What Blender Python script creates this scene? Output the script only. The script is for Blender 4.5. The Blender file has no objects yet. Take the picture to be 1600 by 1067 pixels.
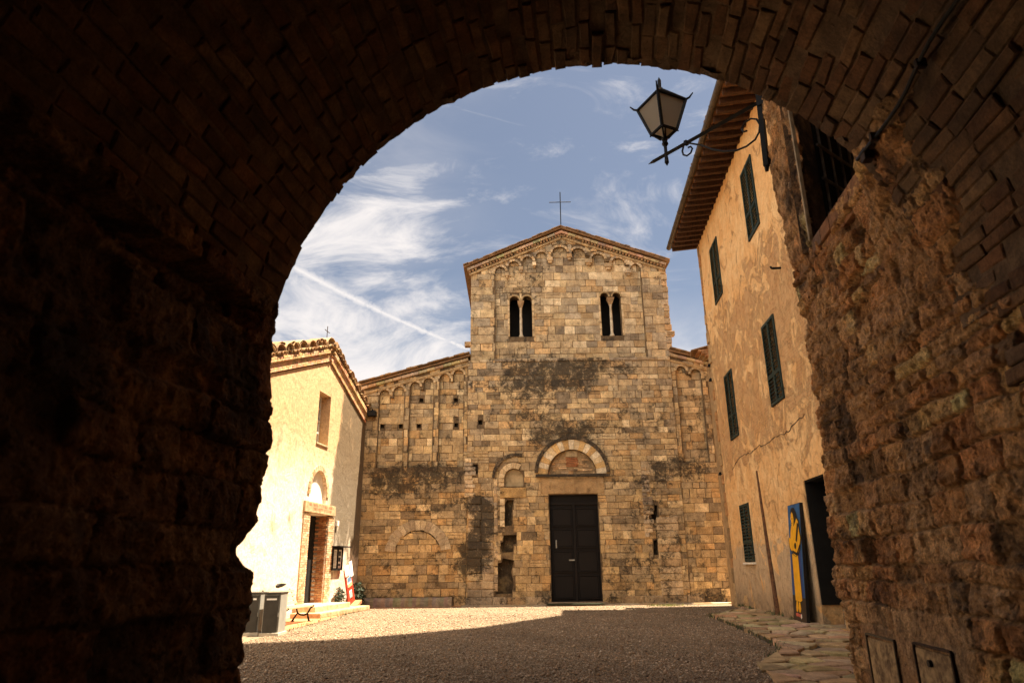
import bpy, bmesh, math, random
import numpy as np
from mathutils import Vector, Matrix, noise
from mathutils.geometry import tessellate_polygon
R = math.radians
random.seed(7)
S = bpy.context.scene
col = S.collection

# ------------------------------------------------------------------ camera
H = 1.4
PITCH, ROLL = R(18.2), R(0.7)
fw = Vector((0, math.cos(PITCH), math.sin(PITCH)))
up0 = Vector((0, -math.sin(PITCH), math.cos(PITCH)))
rt0 = Vector((1, 0, 0))
rt = math.cos(ROLL) * rt0 - math.sin(ROLL) * up0
up = math.sin(ROLL) * rt0 + math.cos(ROLL) * up0
cd = bpy.data.cameras.new('camera')
cam = bpy.data.objects.new('camera', cd)
col.objects.link(cam)
m = Matrix((rt, up, -fw)).transposed().to_4x4()
m.translation = (0, 0, H)
cam.matrix_world = m
cd.sensor_width = 36
cd.lens = 36 * 1067 / 1600
cd.clip_start, cd.clip_end = 0.05, 3000
cd.dof.use_dof = True
cd.dof.focus_distance = 25
cd.dof.aperture_fstop = 3.2
S.camera = cam

# ------------------------------------------------------------------ sun, sky, exposure
SUN_EL, SUN_AZ = R(70.5), R(9)             # azimuth measured from +X towards +Y
sdir = Vector((math.cos(SUN_AZ) * math.cos(SUN_EL), math.sin(SUN_AZ) * math.cos(SUN_EL), math.sin(SUN_EL)))
sl = bpy.data.lights.new('sun', 'SUN')
sl.energy = 5.0
sl.angle = R(0.5)
sl.color = (1.0, 0.84, 0.63)
so = bpy.data.objects.new('sun', sl)
col.objects.link(so)
so.rotation_euler = sdir.to_track_quat('Z', 'Y').to_euler()
so.location = (20, 20, 60)

W = bpy.data.worlds.new('World')
S.world = W
W.use_nodes = True
nt = W.node_tree
nt.nodes.clear()
def wn(t, **k):
    n = nt.nodes.new(t)
    for a, b in k.items():
        setattr(n, a, b)
    return n
def wl(a, b): nt.links.new(a, b)
def wmath(op, a, b=None, c=None, clamp=False):
    n = wn('ShaderNodeMath', operation=op, use_clamp=clamp)
    for i, v in enumerate((a, b, c)):
        if v is None: continue
        if isinstance(v, (int, float)): n.inputs[i].default_value = v
        else: wl(v, n.inputs[i])
    return n.outputs[0]
def wvec(op, a, b=None):
    n = wn('ShaderNodeVectorMath', operation=op)
    for i, v in enumerate((a, b)):
        if v is None: continue
        if isinstance(v, (tuple, Vector)): n.inputs[i].default_value = v
        else: wl(v, n.inputs[i])
    return n.outputs['Value'] if op in ('DOT_PRODUCT', 'LENGTH') else n.outputs[0]
def wramp(v, a, b, lo=0.0, hi=1.0):
    n = wn('ShaderNodeMapRange', interpolation_type='SMOOTHSTEP')
    wl(v, n.inputs[0])
    for i, x in enumerate((a, b, lo, hi)): n.inputs[i + 1].default_value = x
    return n.outputs[0]
sky = wn('ShaderNodeTexSky', sky_type='NISHITA', sun_disc=False)
sky.sun_elevation = SUN_EL
sky.sun_rotation = R(90) - SUN_AZ
sky.air_density, sky.dust_density, sky.ozone_density = 1.0, 1.6, 1.2
tc = wn('ShaderNodeTexCoord')
D = tc.outputs['Generated']
sep = wn('ShaderNodeSeparateXYZ'); wl(D, sep.inputs[0])
yy = wmath('MAXIMUM', sep.outputs[1], 0.08)
pa = wmath('DIVIDE', sep.outputs[0], yy)            # tangent of azimuth and of height, northwards sky
pe = wmath('DIVIDE', sep.outputs[2], yy)
cmb = wn('ShaderNodeCombineXYZ'); wl(pa, cmb.inputs[0]); wl(pe, cmb.inputs[1])
def wnoise(scale, rot, sc, detail=9, rough=0.6, dist=0.6, loc=(0, 0, 0)):
    mp = wn('ShaderNodeMapping'); mp.inputs['Rotation'].default_value = (0, 0, R(rot)); mp.inputs['Scale'].default_value = sc; mp.inputs['Location'].default_value = loc
    wl(cmb.outputs[0], mp.inputs[0])
    n = wn('ShaderNodeTexNoise'); wl(mp.outputs[0], n.inputs['Vector'])
    n.inputs['Scale'].default_value = scale; n.inputs['Detail'].default_value = detail; n.inputs['Roughness'].default_value = rough; n.inputs['Distortion'].default_value = dist
    return n.outputs[0]
veil = wnoise(5.2, 24, (0.7, 1.7, 1), 14, 0.66, 1.2, (0.3, 1.1, 0))
soft = wnoise(4.5, 20, (0.8, 1.5, 1), 6, 0.55, 0.4, (2.2, 0.4, 0))
m_up = wmath('MULTIPLY', wramp(pa, -0.04, -0.22), wramp(pe, 0.70, 0.50))
m_lo = wmath('MULTIPLY', wramp(pa, 0.00, -0.14), wramp(pe, 0.46, 0.33))
base_ = wmath('ADD', wmath('MULTIPLY', m_up, 0.15), wmath('MULTIPLY', m_lo, 0.07))
dens = wmath('ADD', wmath('ADD', wmath('MULTIPLY', veil, 0.75), wmath('MULTIPLY', soft, 0.25)), base_)
cl = wmath('MULTIPLY', wramp(dens, 0.49, 0.80), 0.88)
thin = wmath('MULTIPLY', wramp(soft, 0.35, 0.75), wmath('MULTIPLY', wramp(pa, 0.05, -0.2), 0.22))
cl = wmath('MAXIMUM', cl, thin)
rlow = wmath('MULTIPLY', wramp(pa, 0.14, 0.24), wramp(pe, 0.42, 0.28))
cl = wmath('MAXIMUM', cl, wmath('MULTIPLY', rlow, wramp(soft, 0.30, 0.66, 0.1, 0.95)))
# vapour trail: a band about a great circle
ca, cb = Vector((-0.29, 0.87, 0.39)).normalized(), Vector((-0.06, 0.95, 0.30)).normalized()
cn = ca.cross(cb).normalized()
off = wmath('ADD', wvec('DOT_PRODUCT', D, cn), wmath('MULTIPLY', wmath('POWER', wmath('ADD', sep.outputs[0], 0.17), 2.0), 0.35))
off = wmath('SUBTRACT', off, 0.004)
n3 = wn('ShaderNodeTexNoise'); wl(D, n3.inputs['Vector'])
n3.inputs['Scale'].default_value = 70; n3.inputs['Detail'].default_value = 6; n3.inputs['Roughness'].default_value = 0.7
offw = wmath('ADD', wmath('ABSOLUTE', off), wmath('MULTIPLY', wmath('SUBTRACT', n3.outputs[0], 0.48), 0.020))
wid = wramp(sep.outputs[0], -0.05, -0.30, 0.0040, 0.0100)
trail = wmath('SUBTRACT', 1.0, wmath('DIVIDE', offw, wid), None, True)
trail = wmath('MULTIPLY', trail, wramp(n3.outputs[0], 0.3, 0.6, 0.55, 1.0))
trail = wmath('MULTIPLY', trail, wramp(sep.outputs[0], -0.335, -0.29))
cl = wmath('MAXIMUM', cl, wmath('POWER', trail, 0.7))
hs = wn('ShaderNodeHueSaturation')
hs.inputs['Saturation'].default_value = 0.74
hs.inputs['Value'].default_value = 1.0
wl(sky.outputs[0], hs.inputs['Color'])
warm = wn('ShaderNodeMix', data_type='RGBA', blend_type='MULTIPLY')
warm.inputs[0].default_value = 1.0
wl(hs.outputs[0], warm.inputs[6]); warm.inputs[7].default_value = (0.44, 0.45, 0.465, 1)
cm = wn('ShaderNodeMix', data_type='RGBA')
# added bright fill in the unseen sky behind the gate, lights the church front
rear_fill = wmath('MULTIPLY', wramp(sep.outputs[1], 0.02, -0.35), 0.85)
cl = wmath('MAXIMUM', cl, rear_fill)
wl(cl, cm.inputs[0]); wl(warm.outputs[2], cm.inputs[6]); ccol = wn('ShaderNodeMix', data_type='RGBA'); wl(rear_fill, ccol.inputs[0])
ccol.inputs[6].default_value = (4.3, 4.0, 3.8, 1); ccol.inputs[7].default_value = (11.0, 10.2, 9.2, 1)
wl(ccol.outputs[2], cm.inputs[7])
bg = wn('ShaderNodeBackground'); bg.inputs[1].default_value = 0.05
wl(cm.outputs[2], bg.inputs[0])
wo = wn('ShaderNodeOutputWorld'); wl(bg.outputs[0], wo.inputs[0])

S.view_settings.view_transform = 'Standard'
S.view_settings.look = 'None'
S.view_settings.exposure = 2.35
S.view_settings.gamma = 1
S.cycles.max_bounces = 10
S.cycles.diffuse_bounces = 6
S.cycles.caustics_reflective = False
S.cycles.caustics_refractive = False
S.cycles.use_denoising = True

# ------------------------------------------------------------------ materials
def mat_new(name):
    mt = bpy.data.materials.new(name); mt.use_nodes = True
    t = mt.node_tree; t.nodes.clear()
    return mt, t
class G:
    """small node-graph helper"""
    def __init__(s, name):
        s.m, s.t = mat_new(name)
        s.out = s.n('ShaderNodeOutputMaterial'); s.b = s.n('ShaderNodeBsdfPrincipled')
        s.l(s.b.outputs[0], s.out.inputs[0])
        s.b.inputs['Specular IOR Level'].default_value = 0.25
        s.tc = s.n('ShaderNodeTexCoord').outputs['Object']
    def n(s, t, **k):
        x = s.t.nodes.new(t)
        for a, b in k.items(): setattr(x, a, b)
        return x
    def l(s, a, b): s.t.links.new(a, b)
    def noise(s, scale, detail=6, rough=0.6, dist=0.0, stretch=None, off=None):
        x = s.n('ShaderNodeTexNoise')
        x.inputs['Scale'].default_value = scale; x.inputs['Detail'].default_value = detail
        x.inputs['Roughness'].default_value = rough; x.inputs['Distortion'].default_value = dist
        v = s.tc
        if stretch or off:
            mpn = s.n('ShaderNodeMapping'); s.l(v, mpn.inputs[0]); v = mpn.outputs[0]
            if stretch: mpn.inputs['Scale'].default_value = stretch
            if off: mpn.inputs['Location'].default_value = off
        s.l(v, x.inputs['Vector'])
        return x.outputs[0]
    def voro(s, scale, feature='F1', stretch=None):
        x = s.n('ShaderNodeTexVoronoi', feature=feature); x.inputs['Scale'].default_value = scale
        v = s.tc
        if stretch:
            mpn = s.n('ShaderNodeMapping'); s.l(v, mpn.inputs[0]); v = mpn.outputs[0]
            mpn.inputs['Scale'].default_value = stretch
        s.l(v, x.inputs['Vector'])
        return x
    def ramp(s, v, a, b, lo=0.0, hi=1.0):
        x = s.n('ShaderNodeMapRange', interpolation_type='SMOOTHSTEP'); s.l(v, x.inputs[0])
        for i, y in enumerate((a, b, lo, hi)): x.inputs[i + 1].default_value = y
        return x.outputs[0]
    def math(s, op, a, b=None, clamp=False):
        x = s.n('ShaderNodeMath', operation=op, use_clamp=clamp)
        for i, v in enumerate((a, b)):
            if v is None: continue
            if isinstance(v, (int, float)): x.inputs[i].default_value = v
            else: s.l(v, x.inputs[i])
        return x.outputs[0]
    def mix(s, f, a, b, mode='MIX'):
        x = s.n('ShaderNodeMix', data_type='RGBA', blend_type=mode)
        for i, v in ((0, f), (6, a), (7, b)):
            if isinstance(v, (int, float)): x.inputs[i].default_value = v
            elif isinstance(v, tuple): x.inputs[i].default_value = v if len(v) == 4 else (*v, 1)
            else: s.l(v, x.inputs[i])
        return x.outputs[2]
    def attr(s, name, out='Color'):
        x = s.n('ShaderNodeAttribute', attribute_name=name); return x.outputs[out]
    def base(s, c):
        if isinstance(c, tuple): s.b.inputs['Base Color'].default_value = (*c, 1)
        else: s.l(c, s.b.inputs['Base Color'])
    def rough(s, r): 
        if isinstance(r, (int, float)): s.b.inputs['Roughness'].default_value = r
        else: s.l(r, s.b.inputs['Roughness'])
    def bump(s, h, dist=0.02, strength=1.0):
        x = s.n('ShaderNodeBump'); x.inputs['Distance'].default_value = dist; x.inputs['Strength'].default_value = strength
        s.l(h, x.inputs['Height'])
        if s.b.inputs['Normal'].links: s.l(s.b.inputs['Normal'].links[0].from_socket, x.inputs['Normal'])
        s.l(x.outputs[0], s.b.inputs['Normal'])
    def sepz(s):
        x = s.n('ShaderNodeSeparateXYZ'); s.l(s.tc, x.inputs[0]); return x.outputs

M = {}
def simple(name, c, var=0.25, scale=8, bump=0.0, rough=0.7, metal=0.0, c2=None, stretch=None):
    g = G(name)
    nz = g.noise(scale, 6, 0.6, 0.3, stretch)
    c2 = c2 or tuple(x * (1 - var) for x in c)
    hi = tuple(min(1, x * (1 + var * 0.5)) for x in c)
    g.base(g.mix(g.ramp(nz, 0.3, 0.7), c2, hi))
    g.rough(rough); g.b.inputs['Metallic'].default_value = metal
    if bump: g.bump(g.noise(scale * 4, 6, 0.7, 0, stretch), bump)
    M[name] = g.m
    return g.m

# ashlar: colour per block from the mesh, black lichen where the mesh's wear value is high
g = G('ashlar')
c = g.attr('Col'); st = g.attr('stain', 'Fac')
nz = g.noise(3.2, 8, 0.62); fine = g.noise(38, 6, 0.7); big = g.noise(0.55, 4, 0.5)
c = g.mix(1.0, c, g.mix(g.ramp(nz, 0.25, 0.75), (0.66, 0.62, 0.58), (1.28, 1.25, 1.2)), 'MULTIPLY')
c = g.mix(1.0, c, g.mix(g.ramp(fine, 0.3, 0.7), (0.62, 0.60, 0.58), (1.3, 1.28, 1.25)), 'MULTIPLY')
streak = g.noise(2.2, 7, 0.7, 0.5, (2.2, 2.2, 0.28))
c = g.mix(g.math('MULTIPLY', g.ramp(streak, 0.50, 0.72), 0.46), c, (0.13, 0.10, 0.07))
c = g.mix(g.math('MULTIPLY', g.ramp(g.noise(1.3, 6, 0.65, 0.4), 0.5, 0.72), 0.34), c, (0.58, 0.40, 0.18), 'MIX')
c = g.mix(g.math('MULTIPLY', g.ramp(g.noise(5.5, 8, 0.75, 0.3, None, (4, 4, 4)), 0.58, 0.70), 0.55), c, (0.66, 0.56, 0.38))
c = g.mix(g.math('MULTIPLY', g.ramp(g.noise(14, 8, 0.8, 0.2, None, (1, 8, 3)), 0.57, 0.66), 0.60), c, (0.13, 0.10, 0.07))
lich = g.math('ADD', g.noise(2.4, 10, 0.72, 0.6), g.math('ADD', g.math('MULTIPLY', g.math('SUBTRACT', fine, 0.5), 0.6), g.math('MULTIPLY', g.math('SUBTRACT', g.noise(11, 9, 0.78, 0.3, None, (2, 9, 5)), 0.5), 0.7)))
lm = g.ramp(g.math('ADD', lich, g.math('MULTIPLY', st, 0.30)), 0.585, 0.775)
c = g.mix(g.math('MULTIPLY', lm, 0.90), c, (0.030, 0.024, 0.017))
g.base(c); g.rough(0.92)
pit = g.voro(22).outputs['Distance']
g.bump(g.math('ADD', fine, g.math('MULTIPLY', g.ramp(pit, 0.0, 0.35), 0.5)), 0.025)
g.bump(g.noise(6, 5, 0.6), 0.04)
M['ashlar'] = g.m

g = G('rubble')
c = g.attr('Col')
fine = g.noise(55, 8, 0.75); med = g.noise(9, 8, 0.72, 0.0)
c = g.mix(1.0, c, g.mix(g.ramp(med, 0.28, 0.72), (0.42, 0.38, 0.34), (1.45, 1.4, 1.32)), 'MULTIPLY')
c = g.mix(1.0, c, g.mix(g.ramp(fine, 0.3, 0.7), (0.6, 0.58, 0.56), (1.3, 1.28, 1.25)), 'MULTIPLY')
c = g.mix(g.math('MULTIPLY', g.ramp(g.noise(1.1, 9, 0.72, 0.2), 0.51, 0.62), 0.82), c, (0.045, 0.03, 0.02))
c = g.mix(g.math('MULTIPLY', g.ramp(g.noise(1.7, 9, 0.72, 0.2, None, (5, 2, 8)), 0.52, 0.70), 0.6), c, (0.62, 0.32, 0.12))
g.base(c); g.rough(0.95)
g.bump(g.math('ADD', fine, g.ramp(g.voro(30).outputs['Distance'], 0, 0.5)), 0.014)
g.bump(med, 0.025)
M['rubble'] = g.m

g = G('vault_brick')
c = g.attr('Col')
fine = g.noise(60, 6, 0.7); med = g.noise(7, 7, 0.65)
c = g.mix(1.0, c, g.mix(g.ramp(med, 0.3, 0.7), (0.55, 0.52, 0.5), (1.25, 1.22, 1.2)), 'MULTIPLY')
c = g.mix(1.0, c, g.mix(g.ramp(fine, 0.3, 0.7), (0.75, 0.74, 0.72), (1.2, 1.18, 1.15)), 'MULTIPLY')
c = g.mix(g.math('MULTIPLY', g.ramp(g.noise(0.9, 6, 0.6, 0.5), 0.5, 0.72), 0.6), c, (0.06, 0.042, 0.03))
g.base(c); g.rough(0.93); g.bump(fine, 0.01); g.bump(med, 0.015)
M['vault_brick'] = g.m

# sunlit chapel plaster: pale, worn to ochre, mildew below the eaves, mildew plus painted shadow on the right-hand side
g = G('chapel_plaster')
o = g.sepz()
a = g.noise(1.4, 8, 0.65, 0.4); b = g.noise(26, 6, 0.7); b2 = g.noise(9, 7, 0.7)
c = g.mix(g.ramp(g.math('ADD', o[2], g.math('MULTIPLY', a, 1.5)), 4.0, 6.6), (0.80, 0.70, 0.60), (0.60, 0.39, 0.225))
c = g.mix(g.math('MULTIPLY', g.ramp(a, 0.45, 0.75), 0.5), c, (0.60, 0.41, 0.22))
c = g.mix(1.0, c, g.mix(g.ramp(b2, 0.3, 0.72), (0.78, 0.76, 0.72), (1.1, 1.08, 1.04)), 'MULTIPLY')
c = g.mix(1.0, c, g.mix(g.ramp(b, 0.3, 0.7), (0.82, 0.8, 0.76), (1.1, 1.1, 1.08)), 'MULTIPLY')
damp_shadow = g.math('ADD', g.noise(2.1, 8, 0.68, 0.4, (1, 1, 0.6)), g.math('MULTIPLY', g.math('MULTIPLY', g.ramp(g.math('SUBTRACT', o[1], g.math('MULTIPLY', o[2], 0.20)), -0.15, 0.45), g.ramp(o[2], 0.4, 3.4)), 0.40))
c = g.mix(g.math('MULTIPLY', g.ramp(damp_shadow, 0.54, 0.82), 0.90), c, (0.095, 0.070, 0.040))
g.base(c); g.rough(0.95); g.bump(b, 0.012); g.bump(a, 0.05)
M['chapel_plaster'] = g.m

# yellow house: layered, peeling limewash with brick showing, cement dado
g = G('house_plaster')
o = g.sepz()
a = g.noise(0.85, 9, 0.66, 1.0); b = g.noise(2.7, 8, 0.68, 1.6); f = g.noise(34, 7, 0.72); bb = g.noise(7, 7, 0.7, 0.5)
strk = g.noise(1.5, 7, 0.65, 0.6, (1, 3.2, 0.35))
c = g.mix(g.ramp(a, 0.38, 0.62), (0.78, 0.455, 0.19), (0.86, 0.58, 0.29))
p1 = g.math('MULTIPLY', g.ramp(b, 0.52, 0.57), g.ramp(o[2], 12.0, 8.5, 0.25, 1.0))
c = g.mix(g.math('MULTIPLY', p1, 0.42), c, (0.74, 0.44, 0.20))
chip = g.ramp(g.noise(4.2, 9, 0.75, 0.3, (1.4, 1.4, 0.8), (2, 5, 1)), 0.60, 0.63)
c = g.mix(g.math('MULTIPLY', chip, 0.55), c, (0.50, 0.31, 0.15))
thin = g.ramp(g.noise(16, 8, 0.8, 0.2, (1, 1, 0.6), (7, 3, 2)), 0.60, 0.68)
c = g.mix(g.math('MULTIPLY', thin, 0.5), c, (0.38, 0.22, 0.10))
br = g.n('ShaderNodeTexBrick')
mpn = g.n('ShaderNodeMapping'); mpn.inputs['Rotation'].default_value = (R(90), 0, R(90)); g.l(g.tc, mpn.inputs[0])
cmbn = g.n('ShaderNodeCombineXYZ'); g.l(o[1], cmbn.inputs[0]); g.l(o[2], cmbn.inputs[1])
g.l(cmbn.outputs[0], br.inputs['Vector'])
br.inputs['Scale'].default_value = 1; br.inputs['Brick Width'].default_value = 0.27; br.inputs['Row Height'].default_value = 0.075
br.inputs['Mortar Size'].default_value = 0.012; br.inputs['Mortar Smooth'].default_value = 0.3
br.inputs['Color1'].default_value = (0.34, 0.15, 0.06, 1); br.inputs['Color2'].default_value = (0.44, 0.23, 0.10, 1); br.inputs['Mortar'].default_value = (0.42, 0.29, 0.16, 1)
zone = g.math('MULTIPLY', g.ramp(o[2], 3.4, 5.2), g.ramp(o[2], 11.0, 8.2))
bm_ = g.ramp(g.math('ADD', g.noise(1.15, 9, 0.7, 1.2, None, (3, 7, 1)), g.math('MULTIPLY', zone, 0.16)), 0.58, 0.66)
c = g.mix(g.math('MULTIPLY', bm_, 0.62), c, br.outputs['Color'])
dz_ = g.math('ADD', o[2], g.math('MULTIPLY', g.math('SUBTRACT', b, 0.5), 1.2))
dado = g.math('MULTIPLY', g.ramp(dz_, 2.0, 1.9), g.ramp(g.noise(1.0, 7, 0.6, 0.8, None, (9, 1, 4)), 0.62, 0.58))
c = g.mix(g.math('MULTIPLY', dado, 0.85), c, (0.52, 0.39, 0.255))
c = g.mix(g.math('MULTIPLY', g.ramp(strk, 0.52, 0.75), 0.45), c, (0.40, 0.22, 0.09))
c = g.mix(g.math('MULTIPLY', g.ramp(o[2], 1.0, 0.0), g.ramp(bb, 0.35, 0.65, 0.2, 0.8)), c, (0.13, 0.09, 0.055))
c = g.mix(1.0, c, g.mix(g.ramp(bb, 0.28, 0.72), (0.88, 0.85, 0.80), (1.08, 1.07, 1.05)), 'MULTIPLY')
c = g.mix(1.0, c, g.mix(g.ramp(f, 0.3, 0.7), (0.86, 0.85, 0.83), (1.1, 1.1, 1.08)), 'MULTIPLY')
crk = g.voro(0.75, 'DISTANCE_TO_EDGE', (1, 1, 1)).outputs['Distance']
g.base(c); g.rough(0.93)
g.bump(g.math('SUBTRACT', g.math('MULTIPLY', p1, -0.6), g.math('MULTIPLY', bm_, 1.0)), 0.018)
g.bump(bb, 0.007); g.bump(f, 0.004); g.bump(a, 0.05)
M['house_plaster'] = g.m

# gravel ground
g = G('gravel_ground')
v = g.voro(38); n = g.noise(1.2, 6, 0.6); f = g.noise(90, 4, 0.7)
c = g.mix(g.ramp(v.outputs['Distance'], 0.15, 0.75), (0.31, 0.25, 0.18), (0.13, 0.095, 0.065))
hsv = g.n('ShaderNodeSeparateColor'); g.l(v.outputs['Color'], hsv.inputs[0])
c = g.mix(1.0, c, g.mix(hsv.outputs[0], (0.6, 0.58, 0.55), (1.35, 1.3, 1.22)), 'MULTIPLY')
c = g.mix(1.0, c, g.mix(g.ramp(n, 0.3, 0.7), (0.86, 0.84, 0.82), (1.1, 1.1, 1.08)), 'MULTIPLY')
g.base(c); g.rough(0.95)
g.bump(g.math('SUBTRACT', 1.0, v.outputs['Distance']), 0.02)
M['gravel_ground'] = g.m
g = G('pebble'); g.base(g.attr('Col')); g.rough(0.9); M['pebble'] = g.m
g = G('tinted_stone')
c = g.attr('Col'); a = g.noise(5, 8, 0.65, 0.4); b = g.noise(45, 6, 0.7)
c = g.mix(1.0, c, g.mix(g.ramp(a, 0.3, 0.72), (0.62, 0.6, 0.57), (1.18, 1.16, 1.14)), 'MULTIPLY')
c = g.mix(1.0, c, g.mix(g.ramp(b, 0.3, 0.7), (0.8, 0.79, 0.78), (1.14, 1.13, 1.12)), 'MULTIPLY')
g.base(c); g.rough(0.88); g.bump(b, 0.008); g.bump(a, 0.025); M['tinted_stone'] = g.m
g = G('roof_tile')
c = g.attr('Col'); a = g.noise(6, 8, 0.68, 0.4); b = g.noise(30, 6, 0.7)
c = g.mix(1.0, c, g.mix(g.ramp(b, 0.3, 0.7), (0.7, 0.7, 0.7), (1.2, 1.2, 1.2)), 'MULTIPLY')
c = g.mix(g.math('MULTIPLY', g.ramp(a, 0.48, 0.66), 0.75), c, (0.09, 0.072, 0.05))
g.base(c); g.rough(0.92); g.bump(b, 0.01); M['roof_tile'] = g.m
simple('plain_brick', (0.40, 0.19, 0.085), 0.45, 11, 0.01, 0.92)
simple('lime_plaster', (0.80, 0.72, 0.58), 0.12, 5, 0.008, 0.9)
simple('old_plaster', (0.42, 0.31, 0.17), 0.3, 4, 0.02, 0.92)
simple('pale_stone', (0.52, 0.41, 0.26), 0.35, 7, 0.015, 0.9)
simple('dark_void', (0.010, 0.008, 0.006), 0.3, 5, 0, 0.95)
simple('door_wood', (0.0055, 0.0031, 0.0019), 0.5, 5, 0.006, 0.75, 0, None, (8, 8, 0.6))
simple('shutter_green', (0.016, 0.032, 0.026), 0.35, 9, 0.002, 0.55)
simple('old_wood', (0.075, 0.036, 0.018), 0.5, 6, 0.01, 0.85, 0, None, (4, 4, 1))
simple('bench_wood', (0.55, 0.40, 0.22), 0.3, 6, 0.004, 0.6, 0, None, (6, 1, 6))
simple('black_iron', (0.012, 0.011, 0.010), 0.4, 14, 0.002, 0.5, 0.6)
simple('rusty_iron', (0.055, 0.030, 0.018), 0.55, 12, 0.003, 0.75, 0.3)
simple('stripe_brown', (0.13, 0.062, 0.03), 0.5, 10, 0.004, 0.9)
simple('gutter_metal', (0.10, 0.075, 0.05), 0.4, 6, 0.002, 0.5, 0.5, None, (1, 0.6, 1))
simple('grille_iron', (0.17, 0.15, 0.13), 0.4, 14, 0.002, 0.6, 0.4)
simple('bin_grey', (0.27, 0.26, 0.23), 0.15, 5, 0.0, 0.5)
simple('bin_panel', (0.040, 0.036, 0.030), 0.3, 4, 0.0, 0.45)
simple('bin_base', (0.42, 0.38, 0.31), 0.2, 8, 0.004, 0.85)
simple('red_board', (0.36, 0.035, 0.015), 0.25, 6, 0, 0.6)
simple('paper', (0.78, 0.75, 0.70), 0.08, 9, 0, 0.8)
simple('ink', (0.03, 0.03, 0.035), 0.2, 9, 0, 0.7)
simple('print_blue', (0.10, 0.19, 0.32), 0.4, 9, 0, 0.7)
simple('print_tan', (0.42, 0.33, 0.17), 0.3, 9, 0, 0.7)
simple('mat_green', (0.030, 0.036, 0.018), 0.5, 20, 0.004, 0.95)
simple('terracotta', (0.42, 0.19, 0.085), 0.35, 6, 0.006, 0.9)
simple('leaf', (0.055, 0.080, 0.025), 0.5, 9, 0, 0.7)
simple('dark_leaf', (0.020, 0.030, 0.012), 0.5, 9, 0, 0.7)
simple('dry_grass', (0.17, 0.19, 0.045), 0.4, 9, 0, 0.75)
simple('paint_blue', (0.022, 0.105, 0.26), 0.25, 5, 0.002, 0.5)
simple('paint_dark_blue', (0.028, 0.055, 0.20), 0.25, 5, 0.002, 0.5)
simple('paint_black', (0.012, 0.010, 0.009), 0.3, 8, 0.001, 0.5)
simple('paint_brown', (0.055, 0.035, 0.022), 0.3, 8, 0.002, 0.6)
simple('paint_yellow', (0.83, 0.41, 0.018), 0.16, 5, 0.002, 0.5)
simple('paint_red', (0.50, 0.11, 0.07), 0.3, 8, 0.001, 0.6)
simple('pane_dark', (0.010, 0.011, 0.012), 0.3, 4, 0, 0.12)
simple('frame_white', (0.62, 0.58, 0.50), 0.15, 9, 0, 0.7)
g = G('lantern_glass')
wav = g.n('ShaderNodeTexNoise'); g.l(g.tc, wav.inputs['Vector']); wav.inputs['Scale'].default_value = 60
tr = g.n('ShaderNodeBsdfTranslucent'); tr.inputs[0].default_value = (0.62, 0.57, 0.48, 1)
mx = g.n('ShaderNodeMixShader'); mx.inputs[0].default_value = 0.62
g.base((0.50, 0.45, 0.37)); g.rough(0.35)
g.bump(wav.outputs[0], 0.01)
g.l(g.b.outputs[0], mx.inputs[1]); g.l(tr.outputs[0], mx.inputs[2]); g.l(mx.outputs[0], g.out.inputs[0])
M['lantern_glass'] = g.m

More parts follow.
